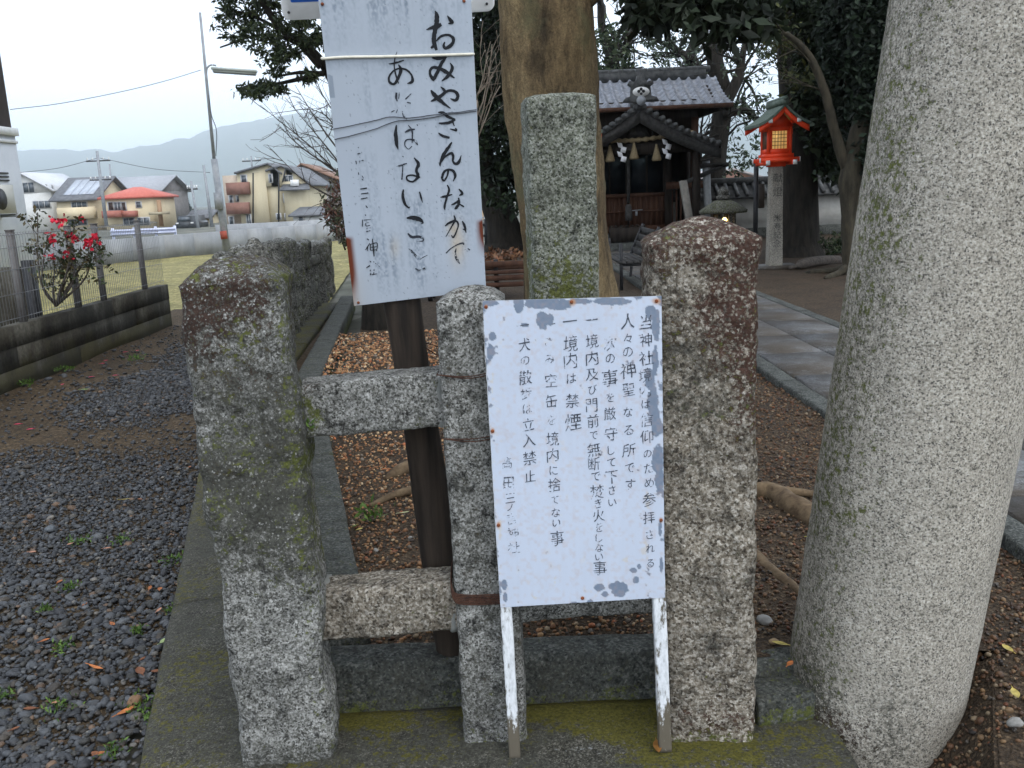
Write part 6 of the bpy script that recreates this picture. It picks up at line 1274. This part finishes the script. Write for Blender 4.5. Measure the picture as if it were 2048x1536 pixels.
# stone lantern with a light
sx_, sy_ = PX(1447, 17.2), 17.2; SL = thing('stone_lantern', 'old mossy stone lantern with a lit fire box and onion finial', 'stone lantern', (sx_, sy_, .1)); ZT = PZ(376, sy_, 1447)
mb = MB(); mb.lathe((sx_, sy_, .05), [(.3, 0), (.3, .12), (.18, .16), (.13, .25), (.12, ZT - 1.0), (.16, ZT - .95), (.28, ZT - .9), (.28, ZT - .82)], 18); V = V_(mb); mb.build('shaft', G_OLD, SL, smooth=False, attrs=stone_attrs(V))
mb = MB()
for a in range(6):
    an = a * math.pi / 3; c_ = V3(sx_ + .2 * math.cos(an), sy_ + .2 * math.sin(an), ZT - .62); mb.box(c_, (.07, .07, .3))
V = V_(mb); mb.build('fire_box', G_OLD, SL, attrs=stone_attrs(V))
mb = MB(); mb.lathe((sx_, sy_, 0), [(.3, ZT - .47), (.44, ZT - .46), (.45, ZT - .41), (.3, ZT - .31), (.16, ZT - .23), (.1, ZT - .22)], 18); V = V_(mb); mb.build('roof', G_OLD, SL, attrs=stone_attrs(V, moss=np.full(len(V), .3)))
mb = MB(); mb.lathe((sx_, sy_, 0), [(.07, ZT - .23), (.13, ZT - .2), (.13, ZT - .15), (.08, ZT - .13), (.1, ZT - .1), (.11, ZT - .05), (.06, ZT - .01), (.01, ZT + .03)], 14); V = V_(mb); mb.build('finial', G_OLD, SL, smooth=True, attrs=stone_attrs(V, pale=np.full(len(V), .2)))
mb = MB(); mb.lathe((sx_ + .0, sy_ - .12, ZT - .66), [(.005, 0), (.04, .03), (.05, .08), (.02, .12)], 10); mb.build('bulb', M_BULB, SL)
# plaster wall with tiled coping, neighbours beyond
PW = thing('plaster_wall', 'white plaster boundary wall with grey tile coping behind the cedar', 'wall', (7, 23.4, 0))
zt = PZ(385, 23.4, 1655); mb = MB(); mb.bb((4.2, 23.4, .35), (14, 23.65, zt - .05)); mb.build('wall', M_PLASTER, PW); mb = MB(); mb.bb((4.15, 23.33, -.1), (14, 23.72, .35)); mb.build('stone_base', G_DARK, PW, attrs=stone_attrs(np.zeros((8, 3))))
mb = MB(); mb.prism([(4.1, 23.1, zt - .06), (4.1, 23.1, zt), (4.1, 23.525, zt + .3), (4.1, 23.95, zt), (4.1, 23.95, zt - .06)], (10, 0, 0))
for x in np.arange(4.2, 14, .24): mb.tube([(x, 23.07, zt + .03), (x, 23.5, zt + .33)], .055, 8)
mb.tube([(4.05, 23.525, zt + .38), (14.1, 23.525, zt + .38)], .1, 10); mb.build('tile_coping', M_TILED, PW)
h = House('house', 'pink walled house seen between the stone lantern and red lantern', 1400, 1515, 358, 440, 46, 8, simple('pink_render', (.50, .28, .22), (.56, .33, .26), 2, .85, 0)); h.gable_front(at(1465, 345, 46)[0], at(1465, 341, 46)[2], simple('grey_pink_roof', (.3, .27, .26), (.36, .32, .31), 4, .7, .1), .3, .12); h.wall(); h.win(1455, 371, 1472, 382, 2)
h = House('house', 'orange yellow building between the upper board and the big trunk', 900, 1010, 366, 455, 60, 9, simple('orange_render', (.58, .38, .19), (.64, .43, .23), 2, .85, 0)); h.gable_side(1.2, R_GREY); h.wall(); h.win(975, 389, 981, 399); h.win(983, 389, 990, 399)
cpv = thing('carport', 'translucent roofed steel frame carport in front of the orange building', 'carport', at(985, 470, 45)); a, b_ = at(940, 418, 45), at(1004, 412, 45)
mb = MB(); mb.add([a, b_, b_ + V3(.3, 5, .7), a + V3(0, 5, .7), a - V3(0, 0, .06), b_ - V3(0, 0, .06), b_ + V3(.3, 5, .64), a + V3(0, 5, .64)], [(0, 1, 2, 3), (7, 6, 5, 4), (0, 4, 5, 1), (1, 5, 6, 2), (2, 6, 7, 3), (3, 7, 4, 0)]); mb.build('roof', simple('translucent_sheet', (.32, .37, .38), (.38, .43, .44), 3, .4, 0), cpv)
for x in (968, 985, 1002): mb = MB(); p = at(x, 416, 45); mb.tube([p, V3(p[0], 45, -.5)], .05, 6); mb.build('post', M_STEEL, cpv)
mb = MB()
for y in (436, 452, 470): mb.bar(at(940, y, 45), at(1004, y - 2, 45), .05, .05)
mb.bar(at(968, 480, 45), at(1000, 420, 45), .05, .05); mb.build('brace', M_STEEL, cpv)
pf = thing('post_fence', 'dark post and rail fence at the foot of the dark evergreen', 'fence', at(975, 495, 23))
for x in (905, 938, 975): mb = MB(); p = at(x, 438, 23); mb.tube([p, V3(p[0], 23, 0)], .1, 8); mb.build('post', M_BLACK, pf)
mb = MB(); mb.bar(at(900, 451, 23), at(1000, 449, 23), .06, .05); mb.bar(at(900, 473, 23), at(1000, 471, 23), .06, .05); mb.build('rail', M_BLACK, pf)
# ------------------------------------------------------------------ benches
bn = thing('bench', 'brown slatted bench with its back toward the fence beside the big trunk', 'bench', (-.5, 12.3, .1))
z_ = lambda y: PZ(y, 12.3, 1000)
for za, zb in ((523, 534), (541, 548), (551, 561), (565, 574)): mb = MB(); mb.bb((-1.2, 12.28, z_(zb)), (PX(1041, 12.3), 12.33, z_(za))); mb.build('back_slat', M_BWOOD, bn)
for k in range(4): mb = MB(); mb.bb((-1.2, 12.4 + k * .11, .47), (PX(1041, 12.3), 12.49 + k * .11, .51)); mb.build('seat_slat', M_BWOOD, bn)
for x in (-1.1, -.18): mb = MB(); mb.bb((x, 12.34, .08), (x + .06, 12.39, z_(519))); mb.bb((x, 12.39, .40), (x + .06, 12.85, .465)); mb.bb((x, 12.8, .08), (x + .06, 12.85, .40)); mb.build('leg', M_BLACK, bn)
b2 = thing('bench', 'iron framed slatted bench standing side-on at the edge of the path', 'bench', gnd(1240, 580, .1)); g_ = gnd(1240, 582, .1); bx_, by_ = g_[0], g_[1]
for k, dx in enumerate((.0, .1, .2, .3)): mb = MB(); mb.bb((bx_ + dx, by_, .47), (bx_ + dx + .085, by_ + 1.6, .505)); mb.build('seat_slat', M_GWOOD, b2)
for k in range(4):
    mb = MB(); mb.bar((bx_ + .40 + k * .045, by_, .56 + k * .1), (bx_ + .40 + k * .045, by_ + 1.6, .56 + k * .1), .02, .085); mb.build('back_slat', M_GWOOD, b2)
for y in (by_ + .06, by_ + 1.5):
    mb = MB(); P = smooth_pts([(bx_ + .34, y, .08), (bx_ + .37, y, .3), (bx_ + .36, y, .47), (bx_ + .45, y, .7), (bx_ + .56, y, .95)], 5); mb.tube(P, .022, 8); mb.tube([(bx_ + .03, y, .08), (bx_ + .03, y, .95 - .2)], .025, 8); mb.tube([(bx_ + .03, y, .45), (bx_ + .36, y, .45)], .02, 8); mb.build('leg', M_BLACK, b2)

# ------------------------------------------------------------------ small things lying about
LM = {}
def leafm(c): 
    if c not in LM: LM[c] = simple('leaf_%d' % len(LM), tuple(v * .7 for v in c), tuple(v * 1.2 for v in c), 60, .6, 0)
    return LM[c]
def leaf_obj(p, L, wd_, ang, col, lab, group=None, name='fallen_leaf', curl=.25):
    n = 9; t = np.linspace(0, 1, n); w_ = wd_ * np.sin(np.pi * np.clip(t * .96 + .02, 0, 1)) ** .8 * .5; d = V3(math.cos(ang), math.sin(ang), 0); s_ = V3(-d[1], d[0], 0)
    c_ = np.array(p)[None] + d * ((t - .5) * L)[:, None] + V3(0, 0, 1) * (.004 + curl * L * (t - .5) ** 2)[:, None]
    A = c_ + s_ * w_[:, None] + V3(0, 0, 1) * (w_ * .35)[:, None]; B = c_ - s_ * w_[:, None] + V3(0, 0, 1) * (w_ * .35)[:, None]
    mb = MB(); mb.sheet(np.array([A, c_, B])); mb.sheet(np.array([B, c_, A]) - V3(0, 0, .0012)); mb.tube([c_[0], c_[0] - d * L * .25], [.0015, .001], 5)
    tag(mb.build(name, leafm(col), smooth=True), lab, 'leaf', group)
OR, PK, GRN, YL, BRN = (.42, .14, .04), (.40, .2, .13), (.30, .38, .16), (.38, .30, .08), (.16, .06, .025)
for x, y, L, W_, a, c, lab in ((192, 1337, .075, .014, -.5, OR, 'long slim orange leaf lying on dark gravel'), (330, 1284, .045, .026, 1.1, GRN, 'pale green oval leaf at the edge of the stone kerb'), (65, 1106, .035, .016, 0, PK, 'pinkish curled leaf on gravel left of the kerb'), (215, 1098, .035, .014, .3, PK, 'light pink leaf scrap on the gravel behind'), (252, 1425, .06, .022, .9, OR, 'orange leaf standing by a tuft of grass near the kerb'), (281, 1345, .06, .03, 2.2, BRN, 'crumpled rust brown leaf between pebbles beside the kerb'), (250, 1000, .05, .008, .2, YL, 'thin yellow leaf blade on dark gravel'), (170, 780, .075, .024, 0, GRN, 'pale leaf on bare brown soil by the block wall'), (1627, 1075, .05, .016, .1, (.42, .42, .06), 'yellow green leaf beside the column on dark soil'), (808, 1027, .05, .012, .4, (.42, .42, .22), 'pale green leaf sheath on brown gravel by the stake')):
    z = -.03 if x < 500 else .12; leaf_obj(gnd(x, y, z), L, W_, a, c, lab)
p = gnd(1315, 1498, .004); leaf_obj(p + V3(0, 0, .004), .055, .024, -1.6, (.22, .1, .025), 'brown oval leaf at the foot of the right board leg', curl=.1)
for x, y in ((88, 745), (212, 722), (250, 705), (182, 755), (125, 770), (275, 702), (60, 860), (35, 850), (205, 728), (230, 752)):
    leaf_obj(gnd(x, y, -.03), .05, .03, rng.uniform(0, 6), (.42, .03, .07), 'fallen red petal on the soil below the flowering shrub', 'red petals on the yard', 'petal')
for x, y in ((30, 1460), (110, 1408), (170, 1210), (300, 1178), (120, 1165), (318, 1222), (285, 1320), (225, 1250), (60, 1420), (200, 1510), (320, 1180), (90, 1283), (312, 1345), (190, 1510), (140, 1090), (280, 1000), (380, 935), (352, 900)):
    leaf_obj(gnd(x, y, -.032), rng.uniform(.02, .045), rng.uniform(.012, .02), rng.uniform(0, 6), [OR, BRN, PK, (.3, .1, .03)][rng.integers(0, 4)], 'small rust coloured leaf scrap on the dark gravel', 'leaf scraps on the dark gravel')
for x, y in ((690, 1000), (770, 940), (700, 905), (720, 1060), (790, 1105), (760, 1160), (830, 900), (1560, 1290), (1580, 1330), (2015, 1300), (2030, 1390)):
    leaf_obj(gnd(x, y, .125), rng.uniform(.025, .05), rng.uniform(.014, .022), rng.uniform(0, 6), [OR, BRN, YL, (.3, .1, .03)][rng.integers(0, 4)], 'small withered leaf on the brown gravel', 'withered leaves on the brown gravel')
def weed(p, r, n, h, cols, lab, group=None):
    C = np.array(p) + np.stack([rng.normal(0, r, n), rng.normal(0, r, n), rng.uniform(.0, h, n)], 1); mb = MB(); leafset(mb, C, h * .9, cols, lw=.35, droop=-1.2)
    tag(mb.build('weed', M_LEAF), lab, 'weed', group)
WC = [(.06, .11, .02), (.09, .15, .03), (.04, .08, .015)]
for x, y, r in ((355, 1120, .03), (275, 1268, .012), (285, 1415, .035), (160, 1085, .03), (240, 1085, .025), (140, 1180, .02), (90, 1225, .015), (345, 1225, .015), (130, 1300, .02), (10, 1395, .02), (230, 1510, .02), (120, 1420, .03), (305, 1440, .02), (55, 770, .03), (130, 742, .05), (270, 720, .04)):
    weed(gnd(x, y, -.04), r, 60, .022 if y > 900 else .04, WC, 'tuft of small green weeds growing in the dark gravel', 'weeds in the gravel')
weed(gnd(745, 1040, .11), .03, 40, .05, WC, 'leafy green weed beside the inner kerb on brown gravel')
weed((-.545, 2.29, .915), .008, 40, .02, WC, 'bright green moss fern in the joint of the upper rail')
RC = simple('pale_pebble', (.17, .165, .15), (.28, .27, .25), 30, .7, .2)
def rock(p, s_, lab, m=RC, name='stone', g=None):
    mb = MB(); pebbles(mb, np.array([p], float), np.array([s_]), np.array([(.3, .3, .3)]), 3, (.5, .6)); tag(mb.build(name, m), lab, 'stone', g)
rock(gnd(1530, 1240, .12), .05, 'pale flat stone on soil between the thick post and column')
rock(gnd(752, 1100, .12), .02, 'small white pebble on brown gravel by the inner kerb')
rock(gnd(1548, 1283, .12), .03, 'tan pebble on soil near the column base', simple('tan_pebble', (.25, .17, .09), (.33, .24, .14), 30, .7, .2))
rock(gnd(820, 1075, .12), .018, 'round grey pebble on brown gravel beside the stake')
rock(gnd(2030, 1445, .12), .04, 'white and tan stone on gravel right of the column base')
rock(gnd(100, 1058, -.03), .05, 'larger slate grey stone lying on the gravel', simple('slate_pebble', (.07, .08, .09), (.11, .12, .13), 30, .6, .2))
rock(gnd(270, 1400, -.03), .045, 'brown rounded stone at the kerb edge', simple('brown_pebble', (.14, .08, .04), (.2, .12, .07), 30, .7, .2))
# litter of leaves under the dark evergreen, and loose twigs
lm = MB(); C = np.array([gnd(x, y, .13) for x, y in poly_fill([(940, 505), (1040, 498), (1048, 520), (940, 522)], 500)]); leafset(lm, C, .14, [(.14, .06, .03), (.2, .1, .05), (.09, .05, .03)], lw=.5); tag(lm.build('leaf_litter', M_LEAF), 'brown leaf litter on the ground below the dark evergreen', 'leaf litter', kind='stuff')

# ================================================================== air
vm = bpy.data.materials.new('haze'); vm.use_nodes = True; nt = vm.node_tree; nt.nodes.clear(); pv = nd(nt, 'VolumePrincipled'); pv.inputs["Color"].default_value = (.90, .96, 1., 1); pv.inputs['Density'].default_value = .00035; pv.inputs['Anisotropy'].default_value = .78
ou = nd(nt, 'OutputMaterial'); nt.links.new(pv.outputs[0], ou.inputs['Volume'])
mb = MB(); mb.bb((-8800, -600, -3), (8800, 8400, 520)); hz = mb.build('haze', vm, org=(0, 0, 0)); hz['kind'] = 'stuff'
